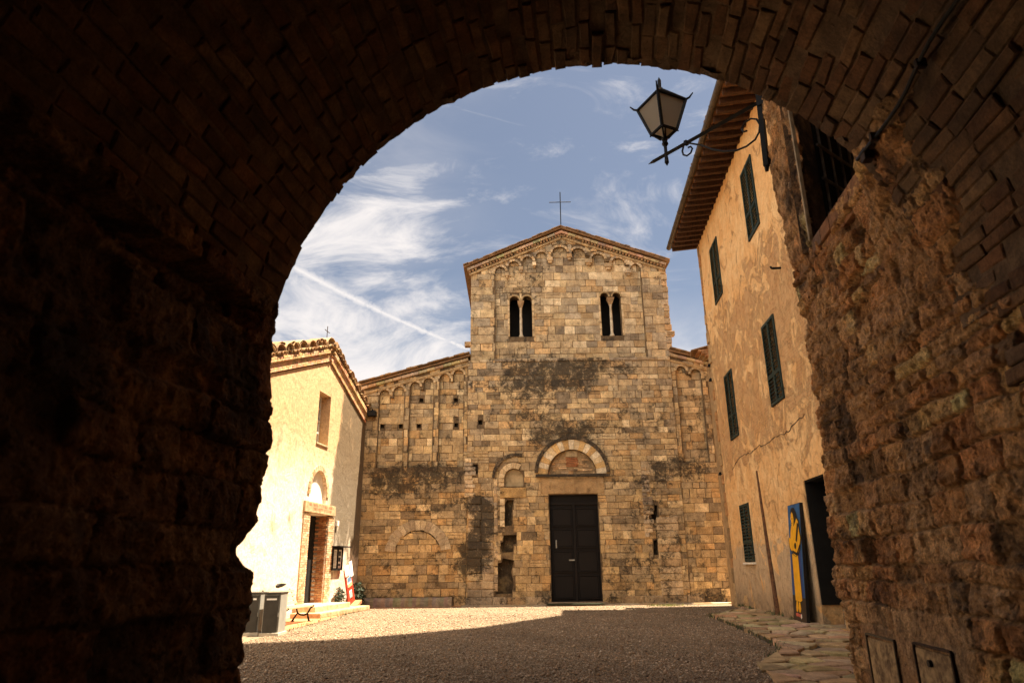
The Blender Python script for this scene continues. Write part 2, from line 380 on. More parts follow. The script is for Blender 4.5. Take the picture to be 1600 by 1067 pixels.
# ------------------------------------------------------------------ mesh helpers
class MB:
    def __init__(s): s.v, s.f, s.c, s.s, s.mi = [], [], [], [], []
    def face(s, pts, colr=(0.4, 0.3, 0.2), stain=0.0, mi=0):
        i = len(s.v)
        s.v.extend([tuple(p) for p in pts])
        s.f.append(tuple(range(i, i + len(pts)))); s.c.append(colr); s.s.append(stain); s.mi.append(mi)
    def mesh(s, vs, fs, colr=(0.4, 0.3, 0.2), stain=0.0, mi=0):
        i = len(s.v); s.v.extend([tuple(p) for p in vs])
        for f in fs:
            s.f.append(tuple(i + k for k in f)); s.c.append(colr); s.s.append(stain); s.mi.append(mi)
    def box(s, c, sx, sy, sz, ex=(1, 0, 0), ey=(0, 1, 0), ez=(0, 0, 1), colr=(0.4, 0.3, 0.2), bev=0.0, mi=0):
        """box centred at c with full sizes along axes"""
        c, ex, ey, ez = Vector(c), Vector(ex), Vector(ey), Vector(ez)
        if bev <= 0:
            vs = [c + ex * sx / 2 * a + ey * sy / 2 * b + ez * sz / 2 * d for a in (-1, 1) for b in (-1, 1) for d in (-1, 1)]
            s.mesh(vs, [(0, 1, 3, 2), (4, 6, 7, 5), (0, 4, 5, 1), (2, 3, 7, 6), (0, 2, 6, 4), (1, 5, 7, 3)], colr, 0, mi)
        else:
            b_ = bmesh.new(); bmesh.ops.create_cube(b_, size=1)
            bmesh.ops.scale(b_, vec=(sx, sy, sz), verts=b_.verts)
            bmesh.ops.bevel(b_, geom=b_.edges[:], offset=bev, segments=2, affect='EDGES', profile=0.7)
            b_.verts.index_update()
            s.mesh([c + ex * v.co.x + ey * v.co.y + ez * v.co.z for v in b_.verts], [[v.index for v in f.verts] for f in b_.faces], colr, 0, mi)
            b_.free()
    def bar(s, a, b, r, n=8, r2=None, colr=(0.4, 0.3, 0.2), mi=0, cap=True):
        s.tube([a, b], [r, r if r2 is None else r2], n, colr, mi, cap)
    def tube(s, pts, r, n=8, colr=(0.4, 0.3, 0.2), mi=0, cap=True):
        pts = [Vector(p) for p in pts]
        if isinstance(r, (int, float)): r = [r] * len(pts)
        vs, ref = [], None
        for i, p in enumerate(pts):
            t = (pts[min(i + 1, len(pts) - 1)] - pts[max(i - 1, 0)]).normalized()
            if ref is None:
                ref = t.orthogonal().normalized()
            ref = (ref - t * ref.dot(t)).normalized()
            q = t.cross(ref)
            for k in range(n):
                a_ = 2 * math.pi * k / n + (math.pi / 4 if n == 4 else 0)
                vs.append(p + (ref * math.cos(a_) + q * math.sin(a_)) * r[i])
        fs = []
        for i in range(len(pts) - 1):
            for k in range(n):
                fs.append((i * n + k, i * n + (k + 1) % n, (i + 1) * n + (k + 1) % n, (i + 1) * n + k))
        if cap:
            fs.append(tuple(reversed(range(n)))); fs.append(tuple(range((len(pts) - 1) * n, len(pts) * n)))
        s.mesh(vs, fs, colr, 0, mi)
    def build(s, name, mat, parent=None, smooth=False, stain_fn=None):
        me = bpy.data.meshes.new(name)
        off = Vector((0, 0, 0))
        p = parent
        while p is not None:
            off += p.location; p = p.parent
        vs = [(v[0] - off.x, v[1] - off.y, v[2] - off.z) for v in s.v]
        me.from_pydata(vs, [], s.f)
        mats = mat if isinstance(mat, (list, tuple)) else [mat]
        for mm in mats: me.materials.append(M[mm] if isinstance(mm, str) else mm)
        a = me.color_attributes.new('Col', 'FLOAT_COLOR', 'CORNER')
        b = me.attributes.new('stain', 'FLOAT', 'POINT' if stain_fn else 'FACE')
        lt = np.array([len(f) for f in s.f])
        cc = np.ones((len(s.f), 4), dtype=np.float32); cc[:, :3] = np.array(s.c, dtype=np.float32).reshape(-1, 3)
        a.data.foreach_set('color', np.repeat(cc, lt, axis=0).ravel())
        b.data.foreach_set('value', np.array([stain_fn(v) for v in s.v] if stain_fn else s.s, dtype=np.float32))
        me.polygons.foreach_set('material_index', np.array(s.mi, dtype=np.int32))
        if smooth: me.polygons.foreach_set('use_smooth', np.ones(len(s.f), dtype=bool))
        me.update()
        ob = bpy.data.objects.new(name, me); col.objects.link(ob)
        if parent: ob.parent = parent
        return ob

def thing(name, label, cat, loc, group=None):
    o = bpy.data.objects.new(name, None); col.objects.link(o)
    o.location = loc; o.empty_display_size = 0.3
    o['label'] = label; o['category'] = cat
    if group: o['group'] = group
    return o
def tag(o, label, cat, group=None):
    o['label'] = label; o['category'] = cat
    if group: o['group'] = group
    return o
def struct(o): o['kind'] = 'structure'; return o
def stuff(o): o['kind'] = 'stuff'; return o

def pip(p, poly):
    x, y = p; r = False; j = len(poly) - 1
    for i in range(len(poly)):
        xi, yi = poly[i]; xj, yj = poly[j]
        if (yi > y) != (yj > y) and x < (xj - xi) * (y - yi) / (yj - yi) + xi: r = not r
        j = i
    return r
def inside(p, outer, holes):
    return pip(p, outer) and not any(pip(p, h) for h in holes)
def arch_poly(x0, x1, z0, zs, n=14, rise=None):
    """opening with a round top: jambs x0..x1 from z0 to springing zs"""
    r = (x1 - x0) / 2; rise = r if rise is None else rise
    cx = (x0 + x1) / 2
    return [(x0, z0), (x1, z0)] + [(cx + r * math.cos(math.pi * k / n), zs + rise * math.sin(math.pi * k / n)) for k in range(n + 1)]
def rect(x0, z0, x1, z1): return [(x0, z0), (x1, z0), (x1, z1), (x0, z1)]

class Frame:
    """a wall plane: o + ex*x + z, outward normal n"""
    def __init__(s, o, ex, n): s.o, s.ex, s.n = Vector(o), Vector(ex), Vector(n)
    def p(s, x, z, d=0.0): return s.o + s.ex * x + s.n * d + Vector((0, 0, z))

def plate(mb, fr, outer, holes, depth, thick, colr, back=True):
    """flat wall of exact outline with holes, front face at `depth` out of the frame"""
    loops = [outer] + holes
    tri = tessellate_polygon([[Vector((x, z, 0)) for x, z in lp] for lp in loops])
    flat = [q for lp in loops for q in lp]
    for t in tri:
        pts = [fr.p(*flat[k], depth) for k in t]
        nrm = (pts[1] - pts[0]).cross(pts[2] - pts[0])
        if nrm.dot(fr.n) < 0: pts.reverse()
        mb.face(pts, colr)
        if back: mb.face([p - fr.n * thick for p in reversed(pts)], colr)
    for lp in loops:
        for i in range(len(lp)):
            a, b = lp[i], lp[(i + 1) % len(lp)]
            mb.face([fr.p(*a, depth), fr.p(*b, depth), fr.p(*b, depth - thick), fr.p(*a, depth - thick)], colr)

def block(mb, fr, x0, x1, z0, z1, d, colr, stain, jit=0.008, ch=0.012):
    g_ = 0.007
    c = [(x0 + g_, z0 + g_), (x1 - g_, z0 + g_), (x1 - g_, z1 - g_), (x0 + g_, z1 - g_)]
    c = [(x + random.uniform(-jit, jit), z + random.uniform(-jit, jit)) for x, z in c]
    mx, mz = (x0 + x1) / 2, (z0 + z1) / 2
    inn = [(x + ch * (1 if x < mx else -1), z + ch * (1 if z < mz else -1)) for x, z in c]
    vs = [fr.p(x, z, d - 0.06) for x, z in c] + [fr.p(x, z, d - ch * 0.6) for x, z in c] + \
         [fr.p(x, z, d + random.uniform(-0.004, 0.004)) for x, z in inn]
    fs = [(8, 9, 10, 11)]
    for k in range(4):
        q = (k + 1) % 4
        fs += [(k, q, 4 + q, 4 + k), (4 + k, 4 + q, 8 + q, 8 + k)]
    mb.mesh(vs, fs, colr, stain)

PAL = [tuple(min(0.80, (v * 0.78 + 0.22 * sum(c_) / 3) * 1.50) for v in c_) for c_ in [(0.43, 0.31, 0.165), (0.39, 0.28, 0.15), (0.34, 0.26, 0.16), (0.47, 0.34, 0.17), (0.45, 0.28, 0.115),
       (0.30, 0.235, 0.155), (0.55, 0.43, 0.26), (0.36, 0.24, 0.11), (0.25, 0.19, 0.125), (0.19, 0.14, 0.09)]]
PW = [5, 5, 5, 4, 4, 4, 2.2, 3, 2, 1]
def tone(pal=PAL, w=PW, v=0.20):
    c = random.choices(pal, w)[0]; k = random.uniform(1 - v, 1 + v)
    return tuple(x * k for x in c)

def masonry(mb, fr, outer, holes, base_d, hr=(0.20, 0.38), lr=(0.22, 0.74), proud=(0.004, 0.032), stain=None, warm=None, missing=0.0):
    xs = [p[0] for p in outer]; zs = [p[1] for p in outer]
    z = min(zs)
    while z < max(zs) - 0.05:
        h = min(random.uniform(*hr), max(zs) - z)
        if max(zs) - z - h < 0.1: h = max(zs) - z
        x = min(xs) - random.uniform(0, lr[1])
        while x < max(xs):
            L = random.uniform(*lr)
            n = max(4, int(L / 0.05))
            run = None
            samples = [x + L * k / n for k in range(n + 1)]
            def ok(xx): return all(inside((xx, zz), outer, holes) for zz in (z + 0.012, z + h / 2, z + h - 0.012))
            flags = [ok(min(max(xx, min(xs) + 1e-3), max(xs) - 1e-3)) and min(xs) - 0.03 <= xx <= max(xs) + 0.03 for xx in samples]
            k = 0
            while k <= n:
                if flags[k]:
                    j = k
                    while j < n and flags[j + 1]: j += 1
                    a, b = max(samples[k], min(xs)), min(samples[j], max(xs))
                    if b - a > 0.07 and random.random() > missing:
                        cx, cz = (a + b) / 2, z + h / 2
                        cc = tone()
                        if warm: 
                            w_ = warm(cx, cz); cc = tuple(q * f for q, f in zip(cc, w_))
                        sv = stain(cx, cz) if stain else 0.0
                        if h > 0.22 and random.random() < 0.13:        # repaired with two thinner stones
                            zz = z + h * random.uniform(0.35, 0.65); kq = random.uniform(0.75, 1.15)
                            block(mb, fr, a, b, z, zz, base_d + random.uniform(*proud), cc, sv)
                            block(mb, fr, a, b, zz, z + h, base_d + random.uniform(*proud), tuple(q * kq for q in cc), sv)
                        else: block(mb, fr, a, b, z, z + h, base_d + random.uniform(*proud), cc, sv, random.choice((0.006, 0.01, 0.018)))
                    k = j + 1
                else: k += 1
            x += L
        z += h

def ring(mb, fr, cx, cz, r0, r1, a0, a1, n, d, pal, back=-0.05, jit=0.0, stain=0.0):
    """voussoirs between radii r0 and r1 from angle a0 to a1 (degrees)"""
    for k in range(n):
        t0, t1 = R(a0 + (a1 - a0) * k / n), R(a0 + (a1 - a0) * (k + 1) / n)
        gap = 0.006
        ra, rb = r0 + random.uniform(-jit, jit), r1 + random.uniform(-jit, jit)
        sub = 3
        def pt(r, t, dd): return fr.p(cx + r * math.cos(t), cz + r * math.sin(t), dd)
        s0, s1 = t0 + gap / ((r0 + r1) / 2), t1 - gap / ((r0 + r1) / 2)
        dd = d + random.uniform(-0.006, 0.006)
        colr = pal[k % len(pal)]; q = random.uniform(0.88, 1.1); colr = tuple(x * q for x in colr)
        ts = [s0 + (s1 - s0) * i / sub for i in range(sub + 1)]
        for i in range(sub):
            mb.face([pt(ra, ts[i], dd), pt(rb, ts[i], dd), pt(rb, ts[i + 1], dd), pt(ra, ts[i + 1], dd)], colr, stain)
            mb.face([pt(ra, ts[i], back), pt(ra, ts[i], dd), pt(ra, ts[i + 1], dd), pt(ra, ts[i + 1], back)], colr, stain)
            mb.face([pt(rb, ts[i + 1], back), pt(rb, ts[i + 1], dd), pt(rb, ts[i], dd), pt(rb, ts[i], back)], colr, stain)
        mb.face([pt(ra, ts[0], back), pt(rb, ts[0], back), pt(rb, ts[0], dd), pt(ra, ts[0], dd)], colr, stain)
        mb.face([pt(ra, ts[-1], dd), pt(rb, ts[-1], dd), pt(rb, ts[-1], back), pt(ra, ts[-1], back)], colr, stain)

def tile_row(mb, a, b, n, axis, r=0.09, L=0.5, tilt=None):
    """half-round roof tiles side by side from a to b, each running along axis (a unit vector)"""
    a, b, axis = Vector(a), Vector(b), Vector(axis).normalized()
    across = (b - a).normalized()
    upv = across.cross(axis).normalized()
    if upv.z < 0: upv = -upv
    for k in range(n):
        p = a.lerp(b, (k + 0.5) / n) + axis * random.uniform(-0.04, 0.04) + upv * random.uniform(-0.012, 0.012)
        w = (b - a).length / n * 0.52 * random.uniform(0.93, 1.06)
        c = random.choice([(0.34, 0.19, 0.09), (0.42, 0.25, 0.12), (0.28, 0.16, 0.085), (0.46, 0.31, 0.16)])
        tt = axis * L + across * random.uniform(-0.02, 0.02)
        outv, inv = [], []
        m_ = 6
        vs = []
        for e in (0, 1):
            for rr in (w, w - 0.018):
                for j in range(m_ + 1):
                    t = math.pi * j / m_
                    vs.append(p + tt * e + across * (rr * math.cos(t)) + upv * (rr * 0.75 * math.sin(t)))
        q = m_ + 1; fs = []
        for j in range(m_):
            fs += [(j, j + 1, 2 * q + j + 1, 2 * q + j), (q + j + 1, q + j, 3 * q + j, 3 * q + j + 1),
                   (j + 1, j, q + j, q + j + 1), (2 * q + j, 2 * q + j + 1, 3 * q + j + 1, 3 * q + j)]
        mb.mesh(vs, fs, c)

# ================================================================== ground
mb = MB()
mb.face([(-400, -200, 0), (400, -200, 0), (400, 600, 0), (-400, 600, 0)])
struct(mb.build('ground', 'gravel_ground'))

def pebbles():
    rng = np.random.default_rng(3)
    pts = []
    for (x0, x1, y0, y1, den) in ((-4.6, 4.8, 8.6, 12.5, 950), (-6.2, 5.6, 12.5, 17.5, 600), (-5.6, 5.8, 17.5, 22.5, 280), (-5.4, 6.6, 22.5, 26.6, 120)):
        n = int((x1 - x0) * (y1 - y0) * den)
        pts.append(np.stack([rng.uniform(x0, x1, n), rng.uniform(y0, y1, n)], 1))
    P = np.concatenate(pts)
    # keep off the flagstones and the brick apron
    kx = np.interp(P[:, 1], [8.5, 9.3, 10.8, 11.6, 12.4, 16.2, 20.5, 20.6], [3.0, 3.2, 3.45, 4.0, 4.45, 4.95, 5.38, 9.0])
    P = P[(P[:, 0] < kx + 0.02) & (P[:, 0] > -5.5)]
    n = len(P)
    base = np.array([(1, 0, 0), (0, 1, 0), (-1, 0, 0), (0, -1, 0), (0, 0, 1), (0, 0, -1)], float)
    fi = np.array([(0, 1, 4), (1, 2, 4), (2, 3, 4), (3, 0, 4), (1, 0, 5), (2, 1, 5), (3, 2, 5), (0, 3, 5)])
    sz = rng.lognormal(math.log(0.0108), 0.36, n)
    V = base[None] * rng.uniform(0.65, 1.25, (n, 6, 1)) * sz[:, None, None] * np.array([1.15, 1.0, 0.72])
    V += rng.normal(0, 0.12, (n, 6, 3)) * sz[:, None, None]
    a = rng.uniform(0, 2 * np.pi, n); t = rng.uniform(-0.5, 0.5, n)
    ca, sa, ct, s_t = np.cos(a), np.sin(a), np.cos(t), np.sin(t)
    x, y, z = V[..., 0], V[..., 1], V[..., 2]
    y, z = y * ct[:, None] - z * s_t[:, None], y * s_t[:, None] + z * ct[:, None]
    x, y = x * ca[:, None] - y * sa[:, None], x * sa[:, None] + y * ca[:, None]
    V = np.stack([x + P[:, :1], y + P[:, 1:2], z + sz[:, None] * 0.45], -1).reshape(-1, 3)
    F = (fi[None] + 6 * np.arange(n)[:, None, None]).reshape(-1, 3)
    me = bpy.data.meshes.new('gravel')
    me.vertices.add(len(V)); me.vertices.foreach_set('co', V.ravel())
    me.loops.add(len(F) * 3); me.loops.foreach_set('vertex_index', F.ravel().astype(np.int32))
    me.polygons.add(len(F)); me.polygons.foreach_set('loop_start', (np.arange(len(F)) * 3).astype(np.int32))
    me.polygons.foreach_set('loop_total', np.full(len(F), 3, np.int32))
    me.update(calc_edges=True); me.validate()
    pal = np.array((0.84, 0.76, 0.68)) * np.array([(0.36, 0.28, 0.20), (0.29, 0.225, 0.16), (0.42, 0.35, 0.27), (0.22, 0.165, 0.12), (0.33, 0.23, 0.145), (0.48, 0.42, 0.34)])
    low = np.sin(P[:, 0] * 0.9 + 1.3 * np.sin(P[:, 1] * 0.5)) * np.sin(P[:, 1] * 0.7 + 0.8 * np.sin(P[:, 0] * 0.8)) + 0.5 * np.sin(P[:, 0] * 2.7 + P[:, 1] * 1.9)
    c = pal[rng.choice(6, n, p=[.26, .22, .16, .16, .14, .06])] * rng.uniform(0.62, 1.3, (n, 1)) * (1 + 0.13 * low[:, None])
    cc = np.ones((n, 24, 4), np.float32); cc[:, :, :3] = c[:, None, :]
    at = me.color_attributes.new('Col', 'FLOAT_COLOR', 'CORNER'); at.data.foreach_set('color', cc.ravel())
    me.materials.append(M['pebble'])
    o = bpy.data.objects.new('gravel', me); col.objects.link(o); stuff(o)
pebbles()

# flagstone pavement along the yellow house, raised on a rough kerb
def clip(poly, a, b, keep):
    """clip polygon to the half plane on keep's side of the bisector between a and b"""
    mx, my = (a[0] + b[0]) / 2, (a[1] + b[1]) / 2; nx, ny = b[0] - a[0], b[1] - a[1]
    out = []
    for i in range(len(poly)):
        p, q = poly[i], poly[(i + 1) % len(poly)]
        dp = (p[0] - mx) * nx + (p[1] - my) * ny; dq = (q[0] - mx) * nx + (q[1] - my) * ny
        if dp <= 0: out.append(p)
        if (dp < 0) != (dq < 0):
            t = dp / (dp - dq); out.append((p[0] + (q[0] - p[0]) * t, p[1] + (q[1] - p[1]) * t))
    return out
kerb = [(7.5, 24.0), (6.2, 21.2), (5.42, 20.5), (5.2, 18.4), (4.97, 16.2), (4.7, 14.0), (4.5, 12.5), (4.0, 11.6), (3.45, 10.8), (3.3, 9.9), (3.1, 8.9), (2.9, 6.8)]
def kx_at(y):
    ys = [k[1] for k in kerb][::-1]; xs = [k[0] for k in kerb][::-1]
    return float(np.interp(y, ys, xs))
mb = MB()
rnd = random.Random(11)
seeds = []
y = 6.6
while y < 23.8:
    dy = rnd.uniform(0.26, 0.52)
    x = kx_at(y) - 0.1
    xe = 8.0
    while x < xe:
        dx = rnd.uniform(0.28, 0.80)
        seeds.append((x + dx / 2 + rnd.uniform(-.08, .08), y + dy / 2 + rnd.uniform(-.11, .11))); x += dx
    y += dy
def pav_z(x, y): return 0.10 if y > 12.3 else 0.10 - 0.055 * min(1, (12.3 - y) / 1.2)
for i, a in enumerate(seeds):
    poly = [(a[0] - 1.4, a[1] - 1), (a[0] + 1.4, a[1] - 1), (a[0] + 1.4, a[1] + 1), (a[0] - 1.4, a[1] + 1)]
    for j, b in enumerate(seeds):
        if i != j and abs(a[0] - b[0]) < 2.2 and abs(a[1] - b[1]) < 1.8: poly = clip(poly, a, b, 0)
    if len(poly) < 3: continue
    poly = [(max(x, kx_at(y) + rnd.uniform(-.05, .05)), y) for x, y in poly]
    cx = sum(p[0] for p in poly) / len(poly); cy = sum(p[1] for p in poly) / len(poly)
    zt = pav_z(cx, cy) + rnd.uniform(-0.020, 0.020)
    tx, ty = rnd.uniform(-.03, .03), rnd.uniform(-.04, .04)
    # break the edges so that no slab is a clean polygon
    fine = []
    for k in range(len(poly)):
        p, q = poly[k], poly[(k + 1) % len(poly)]
        L = math.hypot(q[0] - p[0], q[1] - p[1]); m_ = max(1, int(L / 0.16))
        for s_ in range(m_):
            t = s_ / m_; fine.append((p[0] + (q[0] - p[0]) * t + rnd.uniform(-.016, .016), p[1] + (q[1] - p[1]) * t + rnd.uniform(-.016, .016)))
    c = rnd.choice([(0.46, 0.33, 0.19), (0.40, 0.28, 0.16), (0.54, 0.41, 0.25), (0.33, 0.225, 0.13), (0.48, 0.32, 0.175)])
    c = tuple(v * rnd.uniform(0.86, 1.1) for v in c)
    def sc(f, dz): return [(cx + (x - cx) * f, cy + (y - cy) * f, zt + dz + (x - cx) * tx + (y - cy) * ty) for x, y in fine]
    size = max(0.3, math.hypot(poly[0][0] - cx, poly[0][1] - cy))
    f1 = 1 - 0.030 / size; f2 = 1 - 0.075 / size
    top, mid, bot = sc(f2, 0), sc(f1, -0.014), sc(f1, -0.16)
    n_ = len(fine)
    mb.face(top, c)
    for k in range(n_):
        q = (k + 1) % n_
        mb.face([mid[k], mid[q], top[q], top[k]], c); mb.face([bot[k], bot[q], mid[q], mid[k]], c)
struct(mb.build('pavement', 'tinted_stone'))
mb = MB()
prof = [(x, y) for x, y in kerb]
for i in range(len(prof) - 1):
    a, b = prof[i], prof[i + 1]
    za, zb = pav_z(*a) - 0.035, pav_z(*b) - 0.035
    mb.face([(a[0], a[1], za), (b[0], b[1], zb), (9, b[1], zb), (9, a[1], za)])
    mb.face([(a[0], a[1], 0), (b[0], b[1], 0), (b[0], b[1], zb), (a[0], a[1], za)])
simple('joint_earth', (0.10, 0.075, 0.048), 0.4, 8, 0.01, 0.95)
struct(mb.build('pavement_bed', 'joint_earth'))
# brick apron in front of the chapel and along the church
mb = MB()
def strip(mb, pts, z, c):
    mb.face([(x, y, z) for x, y in pts], c)
strip(mb, [(-5.52, 16.5), (-5.40, 20.2), (-5.48, 24.3), (-5.42, 26.45), (-2.0, 26.85), (-2.0, 27.6), (-6.2, 27.6), (-9.5, 16.5)], 0.012, (0, 0, 0))
struct(mb.build('brick_path', 'terracotta'))
mb = MB()
for i in range(16):
    x0 = -2.0 + i * 0.66
    c = tone(); 
    mb.box((x0 + 0.33, 27.16, 0.012), 0.65, 0.66 + random.uniform(-.06, .05), 0.05, colr=tuple(v * 0.8 for v in c), bev=0.008)
struct(mb.build('stone_kerb', 'tinted_stone'))

# ================================================================== church
FY = 27.5
ch = thing('church', 'large stone Romanesque church facade with gabled tower front facing the square', 'church', (2.3, FY, 0))
fr = Frame((0, FY, 0), (1, 0, 0), (0, -1, 0))
WEAR = [(-0.6, 3.4, 8.2, 9.6, 1.0), (3.0, 5.6, 8.9, 9.5, 0.8), (-0.4, 2.0, 6.6, 8.4, 0.55), (0.3, 3.4, 6.0, 7.2, 0.9), (3.4, 6.4, 6.4, 7.6, 0.45),
        (-6.0, -2.0, 4.1, 5.25, 1.0), (-4.6, -1.9, 3.4, 4.3, 0.5), (-1.8, -0.8, 1.2, 4.0, 1.25), (5.4, 7.9, 4.5, 5.35, 0.85), (4.6, 6.4, 2.6, 4.9, 0.45),
        (-5.2, -2.4, 1.2, 2.0, 0.35), (-1.75, 1.2, 11.5, 14.3, 0.35), (-0.7, 1.7, 12.6, 14.4, 0.45), (-0.8, 3.6, 14.2, 15.4, 0.4), (5.4, 6.7, 1.0, 3.2, 0.4), (-6.3, 8.5, 0, 0.35, 0.6),
        (3.6, 5.6, 4.6, 4.95, 0.7), (6.8, 8.6, 0.0, 0.7, 0.7), (-6.3, -5.6, 3.0, 8.0, 0.25)]
def wear(x, z):
    v = 0.14 + 0.34 * noise.fractal(Vector((x * 0.42, z * 0.42, 2.2)), 0.9, 2.0, 3) - (0.12 if z > 10 and x > 1.5 else 0)
    w = noise.noise_vector(Vector((x * 0.8, z * 0.8, 4.4)))
    x += 0.75 * w.x; z += 0.45 * w.y
    for x0, x1, z0, z1, a in WEAR:
        ex, ez = min(0.8, (x1 - x0) * 0.35), min(0.5, (z1 - z0) * 0.4)
        fx = min(1, max(0, min(x - x0, x1 - x) / ex + 0.6)); fz = min(1, max(0, min(z - z0, z1 - z) / ez + 0.6))
        v = max(v, a * fx * fz * 0.92)
    return v
def warmth(x, z):
    t = min(1, max(0, (z - 4) / 7))
    k = 1.0
    if -6.4 < x < -1.9 and z > 5.2: return (1.02, 0.99, 0.86)
    q = 0.90 + 0.13 * t; return (q * (1.01 - 0.03 * t), q * (0.945 + 0.06 * t), q * (0.78 + 0.21 * t))
MORT = (0.15, 0.105, 0.06)
def bay(x0, x1, zb, arches, pend=0.12):
    """recess with a scalloped top: arches = (xa, xb, top) from left to right"""
    pts = [(x0, zb), (x1, zb)]
    for k, (xa, xb, top) in enumerate(reversed(arches)):
        r = (xb - xa) / 2; ri = min(r, 0.26); cx = (xa + xb) / 2; zs = top - ri
        if k > 0: pts += [(prev_a, zs - pend), (xb, zs - pend)]
        pts += [(cx + r * math.cos(math.pi * i / 12), zs + ri * math.sin(math.pi * i / 12)) for i in range(13)]
        prev_a = xa
        if k < len(arches) - 1: pts.append((xa, min(zs, arches[len(arches) - 2 - k][2] - 0.25) - pend))
    pts[1] = (x1, zb)
    # keep the jambs vertical
    out = []
    for p in pts:
        q = (min(max(p[0], x0), x1), p[1])
        if not out or (abs(q[0] - out[-1][0]) + abs(q[1] - out[-1][1])) > 1e-4: out.append(q)
    return out
b1 = bay(-5.50, -4.46, 5.2, [(-5.50, -5.08, 8.39), (-4.92, -4.48, 8.54)])
b2 = bay(-4.24, -3.28, 5.2, [(-4.24, -3.84, 8.72), (-3.70, -3.28, 8.88)])
b3 = bay(-3.03, -2.03, 5.2, [(-3.03, -2.61, 9.06), (-2.46, -2.03, 9.22)])
b4 = bay(6.84, 7.85, 5.25, [(6.84, 7.24, 9.26), (7.42, 7.85, 9.13)])
b5 = bay(8.12, 8.62, 5.25, [(8.12, 8.62, 8.85)])
tow_arch = [(-0.70, -0.25, 13.90), (-0.12, 0.36, 14.16), (0.50, 0.96, 14.38), (1.09, 1.60, 14.60), (1.83, 2.48, 14.83),
            (2.67, 3.28, 14.75), (3.55, 4.12, 14.47), (4.41, 5.00, 14.26), (5.26, 5.66, 13.96)]
b6 = bay(-0.70, 5.66, 9.66, tow_arch, 0.10)
bif1 = bay(-0.08, 0.88, 10.69, [(-0.08, 0.33, 12.55), (0.47, 0.88, 12.55)], 0.0)
bif2 = bay(3.86, 4.74, 10.69, [(3.86, 4.21, 12.66), (4.39, 4.74, 12.66)], 0.0)
door = rect(1.38, 0.06, 3.30, 4.06)
tymp = arch_poly(1.36, 3.30, 4.82, 4.86, 20)
niche = arch_poly(-0.36, 0.38, 4.40, 4.72, 16)
slot1 = [(-0.36, 2.9), (-0.08, 2.9), (-0.1, 3.3), (-0.02, 3.88), (-0.28, 3.88), (-0.36, 3.7)]
slot2 = [(-0.5, 1.9), (-0.06, 1.92), (-0.06, 2.2), (0.06, 2.22), (0.08, 2.56), (-0.42, 2.55), (-0.44, 2.3), (-0.54, 2.28)]
slot3 = [(-0.72, 0.42), (-0.12, 0.42), (-0.05, 0.8), (-0.14, 1.2), (-0.02, 1.62), (-0.46, 1.7), (-0.5, 1.55), (-0.76, 1.5)]
slot4 = [(-1.62, 4.9), (-1.42, 4.9), (-1.42, 5.28), (-1.62, 5.28)]
slot5 = [(5.36, 3.0), (5.6, 3.1), (5.62, 3.6), (5.5, 3.62), (5.48, 3.4), (5.34, 3.4)]
slot6 = [(5.34, 1.75), (5.52, 1.75), (5.52, 2.3), (5.36, 2.3)]
slot7 = [(5.62, 4.0), (6.0, 3.95), (6.25, 4.5), (5.85, 4.8)]
pl_holes = [rect(x - 0.085, z - 0.095, x + 0.085, z + 0.095) for x, z in ((-1.33, 6.98),)]
rec_holes = [rect(x - 0.08, z - 0.09, x + 0.08, z + 0.09) for x, z in ((-3.79, 7.98), (-2.36, 7.97), (-5.36, 6.91), (-4.60, 6.90), (-3.86, 6.91), (-2.33, 6.92))]
aisl = [(-6.35, 0), (-1.86, 0), (-1.86, 9.72), (-6.35, 8.50)]
aisr = [(6.62, 0), (9.4, 0), (9.4, 9.12), (6.62, 9.86)]
cen = [(-1.86, 0), (6.62, 0), (6.62, 9.62), (-1.86, 9.62)]
tow = [(-1.76, 9.62), (6.58, 9.62), (6.60, 13.84), (2.25, 15.58), (-1.76, 13.72)]

mb = MB()
plate(mb, fr, aisl, [b1, b2, b3], 0.0, 0.16, MORT); masonry(mb, fr, aisl, [b1, b2, b3], 0.0, stain=wear, warm=warmth)
plate(mb, fr, aisr, [b4, b5], 0.0, 0.16, MORT); masonry(mb, fr, aisr, [b4, b5], 0.0, stain=wear, warm=warmth)
cholds = [door, tymp, niche, slot1, slot2, slot3, slot4, slot5, slot6] + pl_holes
plate(mb, fr, cen, cholds, 0.05, 0.35, MORT); masonry(mb, fr, cen, cholds, 0.05, (0.20, 0.33), (0.25, 0.7), (0.004, 0.03), wear, warmth)
plate(mb, fr, tow, [b6], 0.0, 0.14, MORT); masonry(mb, fr, tow, [b6], 0.0, (0.27, 0.40), (0.3, 0.75), stain=wear, warm=warmth)
# recessed fields
recl = [(-6.3, 5.1), (-1.9, 5.1), (-1.9, 9.65), (-6.3, 8.45)]
plate(mb, fr, recl, rec_holes, -0.16, 0.25, MORT); masonry(mb, fr, recl, rec_holes, -0.16, (0.24, 0.36), stain=wear, warm=warmth)
recr = [(6.66, 5.15), (9.3, 5.15), (9.3, 9.1), (6.66, 9.8)]
plate(mb, fr, recr, [], -0.16, 0.25, MORT); masonry(mb, fr, recr, [], -0.16, (0.24, 0.36), stain=wear, warm=warmth)
rect_t = [(-1.7, 9.63), (6.5, 9.63), (6.5, 13.8), (2.25, 15.5), (-1.7, 13.65)]
plate(mb, fr, rect_t, [bif1, bif2], -0.142, 0.42, MORT); masonry(mb, fr, rect_t, [bif1, bif2], -0.142, (0.26, 0.38), (0.28, 0.7), stain=wear, warm=warmth)
